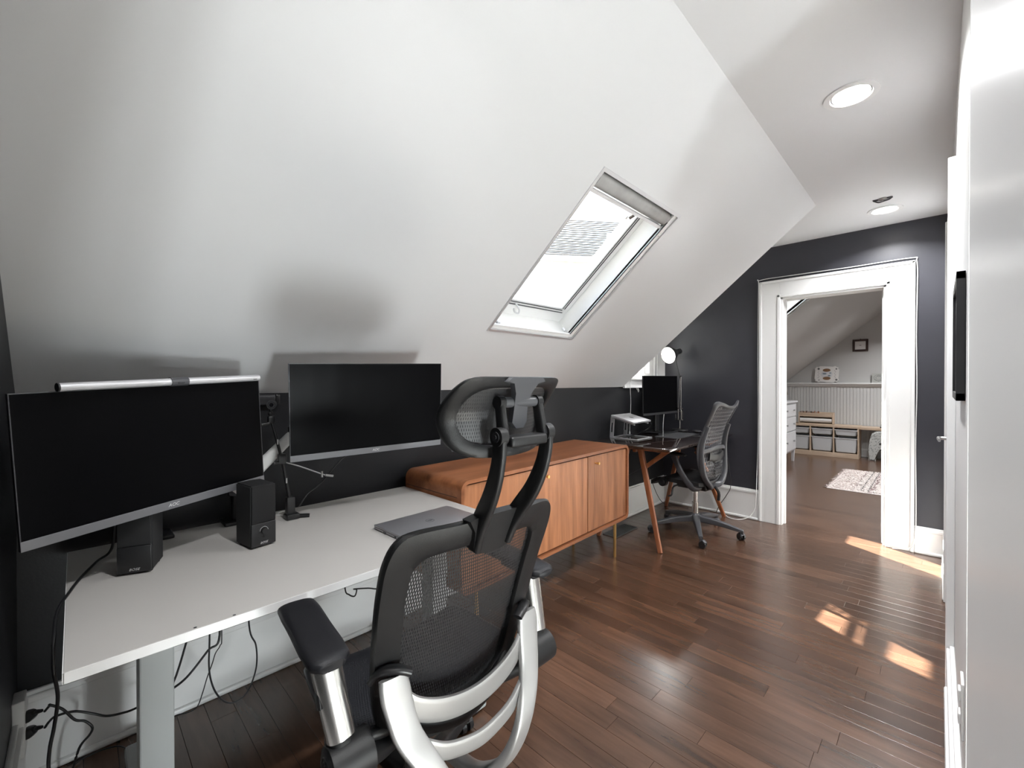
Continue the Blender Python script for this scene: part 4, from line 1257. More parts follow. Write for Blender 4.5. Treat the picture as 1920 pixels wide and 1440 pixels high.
# speakers
def speaker(label, x, y, yaw, knob):
    t_ = thing('speaker', label, 'speaker', (x, y, DZT), yaw, 'small black speakers on the near desk')
    w2, d, h = .040, .105, .203
    bm = NB()
    prism(bm, [(-d, -w2, .004), (-d, w2, .004), (0.0, w2, .004), (0.0, -w2, .004)], (0, 0, h))
    bmesh.ops.bevel(bm, geom=bm.edges[:], offset=.004, segments=3, affect='EDGES')
    obj('cabinet', bm, 'black_matte', t_, local=True, auto=40)
    bm = NB(); box(bm, (-.002, -w2 + .002, .082), (.0045, w2 - .002, h + .002), bev=.003, seg=3); obj('grille', bm, 'cloth', t_, local=True, auto=40)
    bm = NB(); box(bm, (-.002, -w2 + .001, .006), (.0035, w2 - .001, .081), bev=.0025, seg=3); fp = obj('front_panel', bm, 'black', t_, local=True, auto=40)
    for a in (-.03, .03):
        for b in (-.085, -.02):
            bm = NB(); cyl(bm, (b, a, 0), (b, a, .005), .006, seg=12); obj('rubber_foot', bm, 'rubber', t_, local=True)
    fm = Matrix(((0, 0, 1, .0038), (1, 0, 0, 0), (0, 1, 0, 0), (0, 0, 0, 1)))
    text('logo', 'BOSE', .0095, fm @ Matrix.Translation((0.0, .0155, 0)), 'logo', fp, local=True, shear=.3, space=1.1)
    if knob:
        bm = NB(); cyl(bm, (.003, 0, .055), (.013, 0, .055), .0105, .0095, 28); obj('volume_knob', bm, 'black', fp, local=True, auto=40)
        bm = NB(); aa = [Vector((.0042, .0128 * math.cos(q), .055 + .0128 * math.sin(q))) for q in [(-60 + k * 240 / 30) * PI / 180 for k in range(31)]]
        sweep(bm, aa, (.0012, .0012), up=(1, 0, 0), n=6); obj('dial_mark', bm, 'logo', fp, local=True)
        bm = NB(); cyl(bm, (.003, 0, .034), (.0045, 0, .034), .0028, seg=14); obj('jack_hole', bm, 'black_matte', fp, local=True)
    return t_
speaker('small black speaker without a knob under the left monitor', -1.628, .118, math.radians(-20), False)
speaker('small black speaker with a volume knob beside the webcam tripod', -1.598, .440, math.radians(10), True)

# laptop
def rot_box(bm, lo, hi, bev, m, seg=2):
    box(bm, lo, hi, bev=bev, seg=seg, mtx=m)
LM = Matrix.Translation((-1.385, .955, DZT + .0008)) @ Matrix.Rotation(math.radians(1.5), 4, 'Z') @ Matrix.Rotation(PI / 2, 4, 'Z')
LT = thing('laptop', 'closed grey laptop lying on the near desk behind the office chair', 'laptop', (-1.385, .955, DZT))
bm = NB(); box(bm, (-.172, -.112, .002), (.172, .112, .010), bev=.0025, mtx=LM); base_ = obj('base', bm, 'alu', LT, auto=40)
bm = NB(); box(bm, (-.172, -.112, .0106), (.172, .112, .0168), bev=.0022, seg=3, mtx=LM); lid = obj('lid', bm, 'alu', LT, auto=40)
bm = NB(); box(bm, (-.166, -.106, .0), (.166, .106, .003), bev=.001, mtx=LM); obj('rubber_strips', bm, 'black', base_)
for (yy_, ww_) in ((-.055, .012), (-.035, .012), (-.070, .006), (.03, .005), (.04, .005)):
    bm = NB(); box(bm, (-.1728, yy_ - ww_ / 2, .0042), (-.1715, yy_ + ww_ / 2, .0082), mtx=LM); obj('port', bm, 'black_matte', base_)
bm = NB(); sweep(bm, [LM @ Vector((.016 * math.cos(q * PI / 18), .016 * math.sin(q * PI / 18), .0170)) for q in range(36)], (.0016, .0006), up=(0, 0, 1), n=8, closed=True); obj('logo_ring', bm, 'logo_dark', lid)
text('logo', 'DELL', .0095, LM @ Matrix.Rotation(PI, 4, 'Z') @ Matrix.Translation((0, 0, .0170)), 'logo_dark', lid, extrude=.0002)

# webcam on a small tripod arm
t_ = thing('webcam_stand', 'black webcam on a jointed stand clamped between the two large monitors', 'webcam', (-1.845, .612, DZT))
bm = NB()
wn = Vector((.93, -.36, 0)).normalized(); wo_ = Vector((-1.835, .535, 1.160))
cyl(bm, wo_ - wn * .012, wo_ + wn * .010, .0185, .0175, 28); cyl(bm, wo_ - wn * .026, wo_ - wn * .011, .013, .0175, 28)
wc = obj('camera_head', bm, 'black', t_, auto=40)
bm = NB(); cyl(bm, wo_ + wn * .0095, wo_ + wn * .0112, .0075, seg=28); obj('lens', bm, 'lens', wc, auto=40)
for rr in (.0085, .0155):
    bm = NB(); wu = Vector((0, 0, 1)); wv = wn.cross(wu)
    sweep(bm, [wo_ + wn * .0105 + (wv * math.cos(q * PI / 14) + wu * math.sin(q * PI / 14)) * rr for q in range(28)], (.0016, .0016), up=wn, n=8, closed=True); obj('lens_ring', bm, 'chair_grey', wc, auto=40)
bm = NB(); sphere(bm, (-1.846, .534, 1.126), .009); cyl(bm, (-1.846, .533, 1.142), (-1.846, .534, 1.126), .005)
box(bm, (-1.856, .524, 1.088), (-1.836, .548, 1.116), bev=.004); cyl(bm, (-1.84, .50, 1.085), (-1.84, .528, 1.088), .006); obj('ball_joint', bm, 'black', t_, auto=40)
for p, q, r_ in (((-1.845, .537, 1.098), (-1.842, .573, .945), .0055), ((-1.842, .573, .945), (-1.845, .602, .785), .0065)):
    bm = NB(); cyl(bm, p, q, r_, seg=14); obj('stand_rod', bm, 'black', t_, auto=40)
    pp = Vector(p).lerp(Vector(q), .55)
    bm = NB(); box(bm, pp + Vector((.006, -.0025, -.010)), pp + Vector((.0068, .0025, .010))); obj('white_print', bm, 'logo', t_)
bm = NB(); box(bm, (-1.855, .558, .925), (-1.832, .588, .965), bev=.005); cyl(bm, (-1.84, .545, .93), (-1.84, .575, .935), .007); obj('clamp_joint', bm, 'black', t_, auto=40)
bm = NB(); box(bm, (-1.872, .585, DZT + .0005), (-1.82, .635, .722), bev=.006); box(bm, (-1.86, .588, .72), (-1.83, .62, .79), bev=.006)
sweep(bm, [(-1.845, .61, .712), (-1.82, .67, .706)], (.022, .012), n=10, sq=4); obj('foot_clamp', bm, 'black', t_, auto=40)
bm = NB(); tube(bm, [(-1.842, .585, .930), (-1.842, .64, .906), (-1.842, .715, .868), (-1.842, .745, .853)], .0028, 8); obj('side_rod', bm, 'steel', t_)
bm = NB(); cyl(bm, (-1.842, .742, .855), (-1.842, .775, .846), .0055, seg=14); cyl(bm, (-1.842, .728, .873), (-1.842, .729, .848), .0045, seg=12); obj('rod_tip', bm, 'steel', t_, auto=40)

# cords
def cord(pts, r, label, name='cord', m='black', grp=None, n=8):
    bm = NB(); tube(bm, pts, r, n, 7)
    return tag(obj(name, bm, m, auto=80), label, 'cord', grp)
cord([(-1.72, .93, 1.0), (-1.80, .87, .96), (-1.845, .812, .911), (-1.85, .727, .822), (-1.85, .673, .787), (-1.845, .638, .742)], .0028, 'black cord slanting from the middle monitor down to the webcam stand')
cord([(-1.80, .10, 1.0), (-1.80, .085, .85), (-1.80, .078, .74), (-1.79, .045, .712), (-1.70, .012, .706), (-1.60, -.012, .704), (-1.52, -.032, .690), (-1.44, -.036, .655), (-1.415, -.036, .60), (-1.43, -.03, .53), (-1.44, -.036, .46), (-1.46, -.044, .40), (-1.47, -.046, .34), (-1.47, -.036, .27), (-1.47, -.04, .2), (-1.47, -.06, .1), (-1.50, -.08, .006)], .0036, 'thick black cord falling over the left end of the near desk')
cord([(-1.866, -.066, .280), (-1.858, -.056, .296), (-1.85, -.054, .301), (-1.85, -.029, .275), (-1.85, -.004, .230), (-1.85, .018, .213), (-1.845, .034, .188), (-1.85, .028, .166), (-1.85, .007, .142), (-1.86, -.007, .086), (-1.90, -.02, .01)], .0034, 'upper black power cord from the left wall outlet, bending down in an elbow')
cord([(-1.866, -.066, .232), (-1.858, -.056, .250), (-1.85, -.042, .262), (-1.865, -.004, .247), (-1.865, .036, .218), (-1.86, .066, .197), (-1.86, .103, .186), (-1.86, .139, .184), (-1.84, .22, .21), (-1.84, .28, .40)], .0034, 'lower black power cord from the left wall outlet, running behind the desk leg')
cord([(-1.72, .33, .66), (-1.70, .336, .407), (-1.70, .303, .368), (-1.70, .247, .308), (-1.71, .20, .28), (-1.72, .15, .26)], .0036, 'black cord under the near desk slanting down to the desk leg')
cord([(-1.70, .312, .66), (-1.70, .308, .409), (-1.70, .306, .314), (-1.70, .315, .249), (-1.70, .335, .197), (-1.70, .362, .165), (-1.70, .394, .159), (-1.70, .423, .185), (-1.70, .444, .249), (-1.70, .443, .325), (-1.70, .422, .405), (-1.70, .42, .66)], .0026, 'black cord hanging in one long loop under the near desk')
cord([(-1.80, .36, .66), (-1.80, .362, .359), (-1.80, .357, .319), (-1.80, .343, .297), (-1.80, .333, .264), (-1.80, .318, .222), (-1.80, .305, .176), (-1.80, .290, .138), (-1.82, .268, .12), (-1.86, .224, .10), (-1.92, .16, .01)], .0018, 'thinnest wavy black cord under the near desk')
cord([(-1.70, .76, .56), (-1.70, .763, .416), (-1.70, .780, .384), (-1.70, .803, .370), (-1.70, .812, .393), (-1.70, .80, .40), (-1.70, .861, .383), (-1.70, .915, .366), (-1.70, .98, .40), (-1.70, 1.03, .56)], .0028, 'short black cord drooping under the right part of the near desk')
cord([(-1.93, -.03, .007), (-1.977, -.011, .007), (-2.000, .007, .007), (-2.005, .039, .007), (-2.000, .072, .007), (-1.980, .103, .007), (-1.93, .128, .007)], .0024, 'thin black cord curling on the floor behind the near desk leg')

# left wall outlet with two plugs
t_ = thing('wall_outlet', 'white outlet plate low on the left wall with two black plugs', 'outlet', (-1.90, YL + .03, .25))
bm = NB(); box(bm, (-1.935, YL + .0, .168), (-1.865, YL + .026, .332), bev=.003, seg=3); obj('outlet_plate', bm, 'white_plastic', t_, auto=40)
for zc_, lb in ((.284, 'upper'), (.236, 'lower')):
    p_ = thing('power_plug', lb + ' black plug pushed into the left wall outlet', 'plug', (-1.89, YL + .040, zc_))
    bm = NB()
    sweep(bm, [(-1.892, YL + .0265, zc_ - .014), (-1.884, YL + .036, zc_ - .010), (-1.878, YL + .044, zc_ - .004)], [(.034, .030), (.032, .028), (.018, .018)], n=14, sq=4)
    obj('plug_body', bm, 'black', p_, auto=40)
    for k in range(4):
        bm = NB(); a = Vector((-1.877 + k * .003, YL + .046 + k * .003, zc_ - .003 + k * .001)); cyl(bm, a, a + Vector((.003, .0035, .002)), .0062 - k * .0006, seg=14)
        obj('strain_relief', bm, 'black', p_, auto=40)

# ================================================================== THINGS ON THE DORMER TABLE
mon3, M3 = monitor('small black monitor on the dormer table in front of the window', (-1.857, 3.877, 1.123), -.085, .01, .005, .600, .362, text_s=0, chin=.020, chin_m='char')
bm = NB(); box(bm, (-1.905, 3.84, .785), (-1.893, 3.915, 1.12), bev=.003); obj('stand_neck', bm, 'black', mon3)
bm = NB(); box(bm, (-2.0, 3.77, TZ + .001), (-1.80, 3.99, TZ + .008), bev=.003); obj('stand_base', bm, 'black', mon3)

t_ = thing('laptop_stand', 'silver two-legged laptop stand on the near end of the dormer table', 'stand', (-1.88, 3.35, TZ))
def bar(pts, size, up, name='frame_bar', m='alu_light', parent=None):
    bm = NB(); sweep(bm, pts, size, up=up, n=12, sq=6); return obj(name, bm, m, parent or t_, auto=35)
for (yl_, yr_) in ((3.215, 3.235), (3.44, 3.46)):
    bm = NB()
    o_ = [(-2.00, yl_, TZ + .002), (-1.965, yl_, TZ + .002), (-1.955, yl_, .94), (-1.99, yl_, .945)]
    h_ = [(-1.993, yl_, TZ + .05), (-1.973, yl_, TZ + .05), (-1.968, yl_, .90), (-1.985, yl_, .90)]
    A = [bm.verts.new(p) for p in o_]; B = [bm.verts.new(p) for p in h_]
    A2 = [bm.verts.new(Vector(p) + Vector((0, .006, 0))) for p in o_]; B2 = [bm.verts.new(Vector(p) + Vector((0, .006, 0))) for p in h_]
    for k in range(4):
        j = (k + 1) % 4
        bm.faces.new((A[k], A[j], B[j], B[k])); bm.faces.new((A2[k], B2[k], B2[j], A2[j])); bm.faces.new((A[k], A2[k], A2[j], A[j])); bm.faces.new((B[k], B[j], B2[j], B2[k]))
    obj('upright', bm, 'alu_light', t_)
for pts in ([(-1.98, 3.218, TZ + .006), (-1.745, 3.218, TZ + .006)], [(-1.98, 3.455, TZ + .006), (-1.745, 3.455, TZ + .006)], [(-1.748, 3.21, TZ + .006), (-1.748, 3.463, TZ + .006)], [(-1.985, 3.21, TZ + .006), (-1.985, 3.463, TZ + .006)]):
    bar(pts, (.022, .009), (0, 0, 1), 'base_bar')
for pts in ([(-1.985, 3.222, .945), (-1.77, 3.222, .893)], [(-1.985, 3.452, .945), (-1.77, 3.452, .893)]):
    bar(pts, (.02, .008), (0, 0, 1), 'cradle_bar')
LM2 = Matrix.Translation((-1.868, 3.338, .929)) @ Matrix.Rotation(math.atan2(.052, .215), 4, 'Y') @ Matrix.Rotation(PI / 2, 4, 'Z')
l2 = thing('laptop', 'closed silver laptop raised on the two-legged stand in the dormer', 'laptop', (-1.868, 3.338, .93))
bm = NB(); box(bm, (-.150, -.108, .0), (.150, .108, .008), bev=.003, seg=3, mtx=LM2); obj('base', bm, 'alu_light', l2, auto=40)
bm = NB(); box(bm, (-.150, -.108, .0086), (.150, .108, .0145), bev=.003, seg=3, mtx=LM2); ld = obj('lid', bm, 'alu_light', l2, auto=40)
bm = NB()
ap = [(math.cos(a) * .017 * (1 - .12 * (abs(math.sin(a)) > .93)), math.sin(a) * .019) for a in [k * PI / 14 for k in range(28)]]
prism(bm, [LM2 @ Vector((a, b, .0146)) for a, b in ap], LM2.to_3x3() @ Vector((0, 0, .0004)))
prism(bm, [LM2 @ Vector((.002 + a * .005, -.025 + b * .004, .0146)) for a, b in [(1, 0), (.3, .8), (-1, 1), (-.4, -.8)]], LM2.to_3x3() @ Vector((0, 0, .0004)))
obj('logo_mark', bm, 'logo_dark', ld)
t_ = thing('desk_mat', 'dark grey felt mat lying in front of the small monitor', 'desk mat', (-1.66, 3.80, TZ))
bm = NB(); box(bm, (-1.76, 3.55, TZ + .0005), (-1.56, 4.02, TZ + .0035), bev=.001); obj('mat_sheet', bm, 'felt', t_)
t_ = thing('keyboard', 'slim dark keyboard behind the felt mat below the small monitor', 'keyboard', (-1.80, 3.88, TZ))
bm = NB(); box(bm, (-1.79, 3.68, TZ + .0005), (-1.765 + .0, 4.05, TZ + .012), bev=.003); obj('keyboard_body', bm, 'char', t_)
t_ = thing('mouse', 'small dark computer mouse on the dormer table right of the keyboard', 'mouse', (-1.60, 4.10, TZ))
bm = NB(); sphere(bm, (-1.62, 4.12, TZ + .014), .03, (1.5, .9, .48)); obj('mouse_shell', bm, 'char', t_, smooth=True)
t_ = thing('tray', 'dark oval tray with small items behind the grey chair back', 'tray', (-1.50, 4.13, TZ))
bm = NB(); lathe(bm, [(0, .001), (.07, .001), (.085, .010), (.082, .010), (.068, .004), (0, .004)], c=(0, 0, 0), seg=32); bm.transform(Matrix.Translation((-1.475, 4.13, TZ)) @ Matrix.Diagonal((1.2, .8, 1, 1))); obj('dish', bm, 'felt', t_, auto=40)
bm = NB(); tube(bm, [(-1.50, 4.12, TZ + .008), (-1.48, 4.10, TZ + .02), (-1.45, 4.12, TZ + .022), (-1.44, 4.14, TZ + .01)], .005); obj('coil', bm, 'black', t_)
t_ = thing('usb_wire', 'short upright white charging cable standing on the felt mat', 'cable', (-1.70, 3.59, TZ))
bm = NB(); tube(bm, [(-1.70, 3.590, TZ + .005), (-1.70, 3.588, .85), (-1.702, 3.600, .92), (-1.70, 3.608, .965)], .0018); obj('wire', bm, 'white_plastic', t_)
cord([(-1.76, 3.47, .90), (-1.77, 3.51, .88), (-1.80, 3.50, .84), (-1.86, 3.47, .80), (-1.92, 3.42, TZ + .006), (-1.95, 3.36, TZ + .006)], .003, 'dark cord drooping from the silver laptop down to the dormer table top')
cord([(-1.95, 3.05, .42), (-1.93, 3.12, .40), (-1.96, 3.85, .46), (-1.98, 3.894, .402), (-1.98, 3.938, .292), (-1.98, 4.05, .133), (-1.96, 4.15, .03), (-1.88, 4.22, .006), (-1.75, 4.25, .006)], .003, 'black cord hanging behind the dormer table down to the baseboard')
cord([(-1.37, 4.20, .55), (-1.36, 4.25, .30), (-1.40, 4.28, .20), (-1.47, 4.285, .08), (-1.50, 4.285, .006)], .003, 'black cord dangling behind the grey chair beside the table leg')
cord([(-1.40, 4.25, .006), (-1.36, 4.20, .006), (-1.28, 4.20, .006), (-1.21, 4.26, .03), (-1.172, 4.285, .10), (-1.160, 4.285, .20), (-1.158, 4.30, .36), (-1.153, 4.318, .8), (-1.156, 4.318, 1.5), (-1.152, 4.318, 2.10), (-1.14, 4.318, 2.155), (-.9, 4.322, 2.160), (-.5, 4.322, 2.156), (-.15, 4.32, 2.158), (-.116, 4.32, 2.13), (-.112, 4.318, 1.95), (-.116, 4.318, 1.6), (-.112, 4.318, 1.2), (-.117, 4.318, .8), (-.113, 4.314, .3), (-.118, 4.285, .1), (-.15, 4.28, .03), (-.24, 4.28, .006)], .0035, 'thin white cord running round the doorway casing', m='white_plastic')

# desk lamp, balanced-arm
t_ = thing('desk_lamp', 'black-shaded balanced-arm desk lamp lit beside the small monitor', 'lamp', (-1.80, 4.16, TZ))
bm = NB(); lathe(bm, [(0, 0), (.075, 0), (.08, .006), (.07, .018), (.02, .024), (0, .024)], c=(-1.80, 4.16, TZ), seg=32); obj('lamp_base', bm, 'black', t_, auto=40)
bm = NB(); cyl(bm, (-1.80, 4.16, TZ + .02), (-1.80, 4.16, .87), .0055, seg=14); obj('stem', bm, 'chrome', t_, auto=40)
for dx in (-.016, .016):
    bm = NB(); cyl(bm, (-1.80 + dx, 4.16, .875), (-1.80 + dx * .9, 4.155, .975), .006, seg=14); obj('spring', bm, 'chrome', t_, auto=40)
    bm = NB(); cyl(bm, (-1.80 + dx * .8, 4.155, .955), (-1.79 + dx * .35, 4.15, 1.30), .0035, seg=12); obj('lower_arm', bm, 'chrome', t_, auto=40)
bm = NB(); box(bm, (-1.845, 4.155, .872), (-1.765, 4.165, .88), bev=.001); box(bm, (-1.846, 4.155, .872), (-1.840, 4.165, .925), bev=.001); box(bm, (-1.775, 4.155, .872), (-1.769, 4.165, .96), bev=.001)
box(bm, (-1.83, 4.150, .985), (-1.765, 4.162, .992), bev=.001); box(bm, (-1.825, 4.150, .955), (-1.77, 4.162, .962), bev=.001); obj('joint_bracket', bm, 'chrome', t_, auto=40)
bm = NB(); cyl(bm, (-1.79, 4.15, 1.27), (-1.835, 4.13, 1.49), .0042, seg=12); cyl(bm, (-1.80, 4.15, 1.30), (-1.78, 4.15, 1.30), .008); obj('upper_arm', bm, 'black', t_, auto=40)
ld_ = Vector((-.22, -.92, -.26)).normalized()
lc = Vector((-1.845, 4.115, 1.525))
lm = Matrix.Translation(lc) @ ld_.to_track_quat('Z', 'Y').to_matrix().to_4x4()
bm = NB(); lathe(bm, [(0, -.105), (.022, -.105), (.027, -.10), (.027, -.035), (.036, -.03), (.050, 0), (.076, .05), (.084, .085), (.082, .085), (.074, .05), (.046, .0), (.0, -.005)], seg=32, mtx=lm); sh = obj('lamp_shade', bm, 'black', t_, auto=40)
bm = NB(); lathe(bm, [(0, .070), (.077, .070), (.080, .080), (.070, .082), (0, .084)], seg=32, mtx=lm); obj('bulb_face', bm, 'bulb_on', sh, smooth=True)
l = bpy.data.lights.new('desk_lamp_bulb', 'SPOT'); l.energy = LAMP_W; l.spot_size = math.radians(110); l.spot_blend = .6; l.shadow_soft_size = .03
lo = bpy.data.objects.new('desk_lamp_bulb', l); COL.objects.link(lo); lo.location = lm @ Vector((0, 0, .10)); lo.rotation_euler = ld_.to_track_quat('-Z', 'Y').to_euler()

# ================================================================== RIGHT WALL
t_ = thing('picture_frame', 'black picture frame seen edge-on on the right wall', 'picture', (XR - .01, 1.80, 1.36))
bm = NB()
FY0, FY1, FZ0, FZ1 = 1.605, 1.98, 1.200, 1.535
for q in ((FY0, FY0 + .02, FZ0, FZ1), (FY1 - .02, FY1, FZ0, FZ1), (FY0, FY1, FZ0, FZ0 + .02), (FY0, FY1, FZ1 - .02, FZ1)):
    box(bm, (XR - .018, q[0], q[2]), (XR - .001, q[1], q[3]), bev=.001)
obj('frame', bm, 'black', t_)
bm = NB(); box(bm, (XR - .008, FY0 + .015, FZ0 + .015), (XR - .003, FY1 - .015, FZ1 - .015)); obj('mat_board', bm, 'paper', t_)
t_ = thing('wall_outlet', 'white outlet plate low on the right wall near the camera', 'outlet', (XR, 1.62, .41))
bm = NB(); box(bm, (XR - .006, 1.580, .335), (XR, 1.655, .480), bev=.002); obj('outlet_plate', bm, 'white_plastic', t_)
for z0 in (.365, .425):
    bm = NB(); box(bm, (XR - .011, 1.60, z0), (XR - .005, 1.635, z0 + .028), bev=.003); obj('socket', bm, 'white_plastic', t_)

# ================================================================== FAR ROOM THINGS
t_ = thing('storage_unit', 'low pale-wood bench unit with three columns of white bins', 'storage unit', (-1.38, 9.0, 0))
UX0, UX1, UF, UB, UH = -1.885, -.905, 8.82, 9.155, .525
def ubox(n, *q, bev=.002):
    bm = NB(); box(bm, q[0:3], q[3:6], bev=bev); return obj(n, bm, 'pine', t_)
ubox('top_board', UX0 - .005, UF, UH - .035, UX1 + .005, UB, UH)
ubox('bottom_board', UX0, UF, .0, UX1, UB, .075)
cols = [(-1.868, -1.566), (-1.545, -1.243), (-1.224, -.922)]
for a, b in ((UX0, -1.868), (-1.566, -1.545), (-1.243, -1.224), (-.922, UX1)):
    ubox('upright', a, UF + .002, .07, b, UB, UH - .03)
bm = NB(); box(bm, (UX0, UB - .01, .07), (UX1, UB, UH - .03)); obj('back_panel', bm, 'pine', t_)
def bin_(x0, x1, z0, z1, row, colw):
    b_ = thing('storage_bin', '%s white plastic bin in the %s column of the pale bench' % (row, colw), 'bin', ((x0 + x1) / 2, UF + .15, z0), 0, 'white bins in the pale bench')
    bm = NB()
    yf, yb_ = UF + .008, UB - .02
    tw = .022
    P0 = [(x0 + tw, yf + .012, z0), (x1 - tw, yf + .012, z0), (x1 - tw, yb_ - .02, z0), (x0 + tw, yb_ - .02, z0)]
    P1 = [(x0 + .008, yf, z1 - .012), (x1 - .008, yf, z1 - .012), (x1 - .008, yb_, z1 - .012), (x0 + .008, yb_, z1 - .012)]
    a = [bm.verts.new(p) for p in P0]; b = [bm.verts.new(p) for p in P1]
    bm.faces.new(a[::-1])
    for k in range(4):
        bm.faces.new((a[k], a[(k + 1) % 4], b[(k + 1) % 4], b[k]))
    bmesh.ops.bevel(bm, geom=[e for e in bm.edges if len(e.link_faces) == 2], offset=.012, segments=3, affect='EDGES')
    bmesh.ops.solidify(bm, geom=bm.faces[:], thickness=.002)
    obj('tub', bm, 'bin', b_, auto=50)
    bm = NB()
    for q in ((x0 + .001, yf - .006, x1 - .001, yf + .006), (x0 + .001, yb_ - .006, x1 - .001, yb_ + .004), (x0 + .001, yf, x0 + .010, yb_), (x1 - .010, yf, x1 - .001, yb_)):
        box(bm, (q[0], q[1], z1 - .014), (q[2], q[3], z1 - .002), bev=.002)
    obj('rim', bm, 'bin', b_)
for (x0, x1), cw in zip(cols, ('left', 'middle', 'right')):
    bin_(x0, x1, .088, .325, 'deep lower', cw)
    bin_(x0, x1, .362, .462, 'shallow upper', cw)
t_ = thing('paper_roll_box', 'pale wooden art box with a white paper roll on the bench unit', 'art box', (-1.50, 8.97, UH))
ax0, ax1, ay0, ay1, az0, az1 = -1.735, -1.245, 8.87, 9.03, UH, .725
for n_, q in (('side_panel', (ax0, ay0, az0, ax0 + .015, ay1, az1)), ('side_panel', (ax1 - .015, ay0, az0, ax1, ay1, az1)), ('bottom_board', (ax0, ay0, az0, ax1, ay1, az0 + .012)), ('back_board', (ax0, ay1 - .012, az0, ax1, ay1, az1)), ('front_rail', (ax0 + .012, ay0, az1 - .06, ax1 - .012, ay0 + .012, az1 - .012)), ('shelf', (ax0 + .012, ay0, az1 - .075, ax1 - .012, ay1, az1 - .06))):
    bm = NB(); box(bm, q[:3], q[3:], bev=.002); obj(n_, bm, 'pine', t_)
bm = NB(); cyl(bm, (ax0 + .02, 8.905, az0 + .065), (ax1 - .02, 8.905, az0 + .065), .036, seg=28); obj('paper_roll', bm, 'paper', t_, auto=40)
cnt = 0
for x0, x1, n_ in ((-1.715, -1.60, 8), (-1.585, -1.50, 6), (-1.48, -1.435, 4)):
    for k in range(n_):
        xx = x0 + (x1 - x0) * k / n_
        bm = NB(); cyl(bm, (xx, 8.90 + .02 * (k % 3), az1 - .055), (xx + random.uniform(-.006, .006), 8.90 + .02 * (k % 3), az1 + random.uniform(.008, .022)), .0055, seg=8)
        c_ = random.choice(['black', 'dark_wood', 'leg_wood', 'rug_m'])
        tag(obj('marker', bm, c_), 'short dark marker standing in the top tray of the wooden art box', 'marker', 'markers in the art box')
t_ = thing('wall_desk', 'pale wooden desk slab continuing right of the bench unit', 'desk', (-.3, 9.0, 0))
bm = NB(); box(bm, (-.90, UF + .02, UH - .045), (.25, UB, UH - .008), bev=.002); obj('desk_slab', bm, 'pine', t_)
bm = NB(); box(bm, (.21, UF + .04, 0), (.245, UB, UH - .045), bev=.002); obj('side_panel', bm, 'pine', t_)
t_ = thing('hair_clip', 'small black bow-shaped object at the right end of the pale desk slab', 'clip', (-.60, 8.86, UH))
bm = NB(); z_ = UH - .007
for q in (((-.645, .0), (-.60, .035)), ((-.635, .045), (-.60, .03)), ((-.60, .03), (-.555, .055)), ((-.60, .03), (-.56, .012))):
    sweep(bm, [(q[0][0], 8.86, z_ + .008 + q[0][1]), (q[1][0], 8.86, z_ + .008 + q[1][1])], (.016, .02), n=10)
obj('bow', bm, 'black', t_, auto=50)
# child's chair
t_ = thing('kids_chair', 'speckled grey rounded child chair tucked under the pale desk slab', 'chair', (-.56, 8.93, 0))
bm = NB()
for yv in (8.84, 9.00):
    pts = [(-.765, 0.022), (-.775, .12), (-.765, .28), (-.735, .42), (-.66, .465), (-.56, .468), (-.46, .465), (-.385, .42), (-.36, .28), (-.35, .12), (-.355, .022)]
sil = [(-.785, .0), (-.695, .0), (-.690, .14), (-.665, .20), (-.62, .215), (-.50, .215), (-.455, .20), (-.43, .14), (-.425, .0), (-.335, .0), (-.335, .15), (-.35, .33), (-.375, .43), (-.43, .465), (-.56, .47), (-.69, .465), (-.745, .43), (-.77, .33), (-.785, .15)]
prism(bm, [(a, 8.82, b) for a, b in sil], (0, .05, 0))
bmesh.ops.bevel(bm, geom=[e for e in bm.edges if abs(e.verts[0].co.y - e.verts[1].co.y) < 1e-4], offset=.018, segments=3, affect='EDGES')
obj('chair_front', bm, 'terrazzo', t_, auto=60)
bm = NB(); box(bm, (-.73, 8.862, .225), (-.39, 9.10, .275), bev=.02, seg=3); obj('seat', bm, 'terrazzo', t_, auto=60)
for xx in (-.735, -.385):
    bm = NB(); sweep(bm, [(xx, 9.07, .24), (xx, 9.08, .0)], (.07, .07), up=(0, 1, 0), n=16, sq=3); obj('leg', bm, 'terrazzo', t_, auto=60)
bm = NB(); sweep(bm, [(-.655, 8.8185, .275), (-.50, 8.8185, .275)], (.004, .03), up=(0, 0, 1), n=16, sq=2.5); obj('hand_hole', bm, 'char', t_, auto=60)
# dresser
t_ = thing('dresser', 'white chest of drawers at the left edge of the far doorway view', 'dresser', (-1.83, 7.55, 0))
bm = NB(); box(bm, (-2.02, 7.17, .17), (-1.605, 7.98, .925), bev=.003); obj('body', bm, 'white_enamel', t_)
bm = NB(); box(bm, (-2.03, 7.13, .925), (-1.575, 8.02, .95), bev=.006); obj('top_board', bm, 'white_enamel', t_)
for (x, y) in ((-1.63, 7.195), (-1.63, 7.955), (-1.995, 7.195), (-1.995, 7.955)):
    bm = NB(); sweep(bm, [(x, y, .18), (x, y, 0)], [(.05, .05), (.035, .035)], up=(0, 1, 0), n=12, sq=6); obj('leg', bm, 'white_enamel', t_)
for k, (z0, z1) in enumerate(((.72, .90), (.50, .70), (.20, .48))):
    bm = NB(); box(bm, (-1.606, 7.20, z0), (-1.588, 7.95, z1), bev=.003); d_ = obj('drawer', bm, 'white_enamel', t_)
    for yk in (7.36, 7.78):
        bm = NB(); cyl(bm, (-1.59, yk, (z0 + z1) / 2), (-1.565, yk, (z0 + z1) / 2), .010, .014, 16); obj('knob', bm, 'steel', d_, auto=40)
t_ = thing('table_lamp', 'taupe fabric lampshade standing on the white dresser', 'lamp', (-1.76, 7.62, .95))
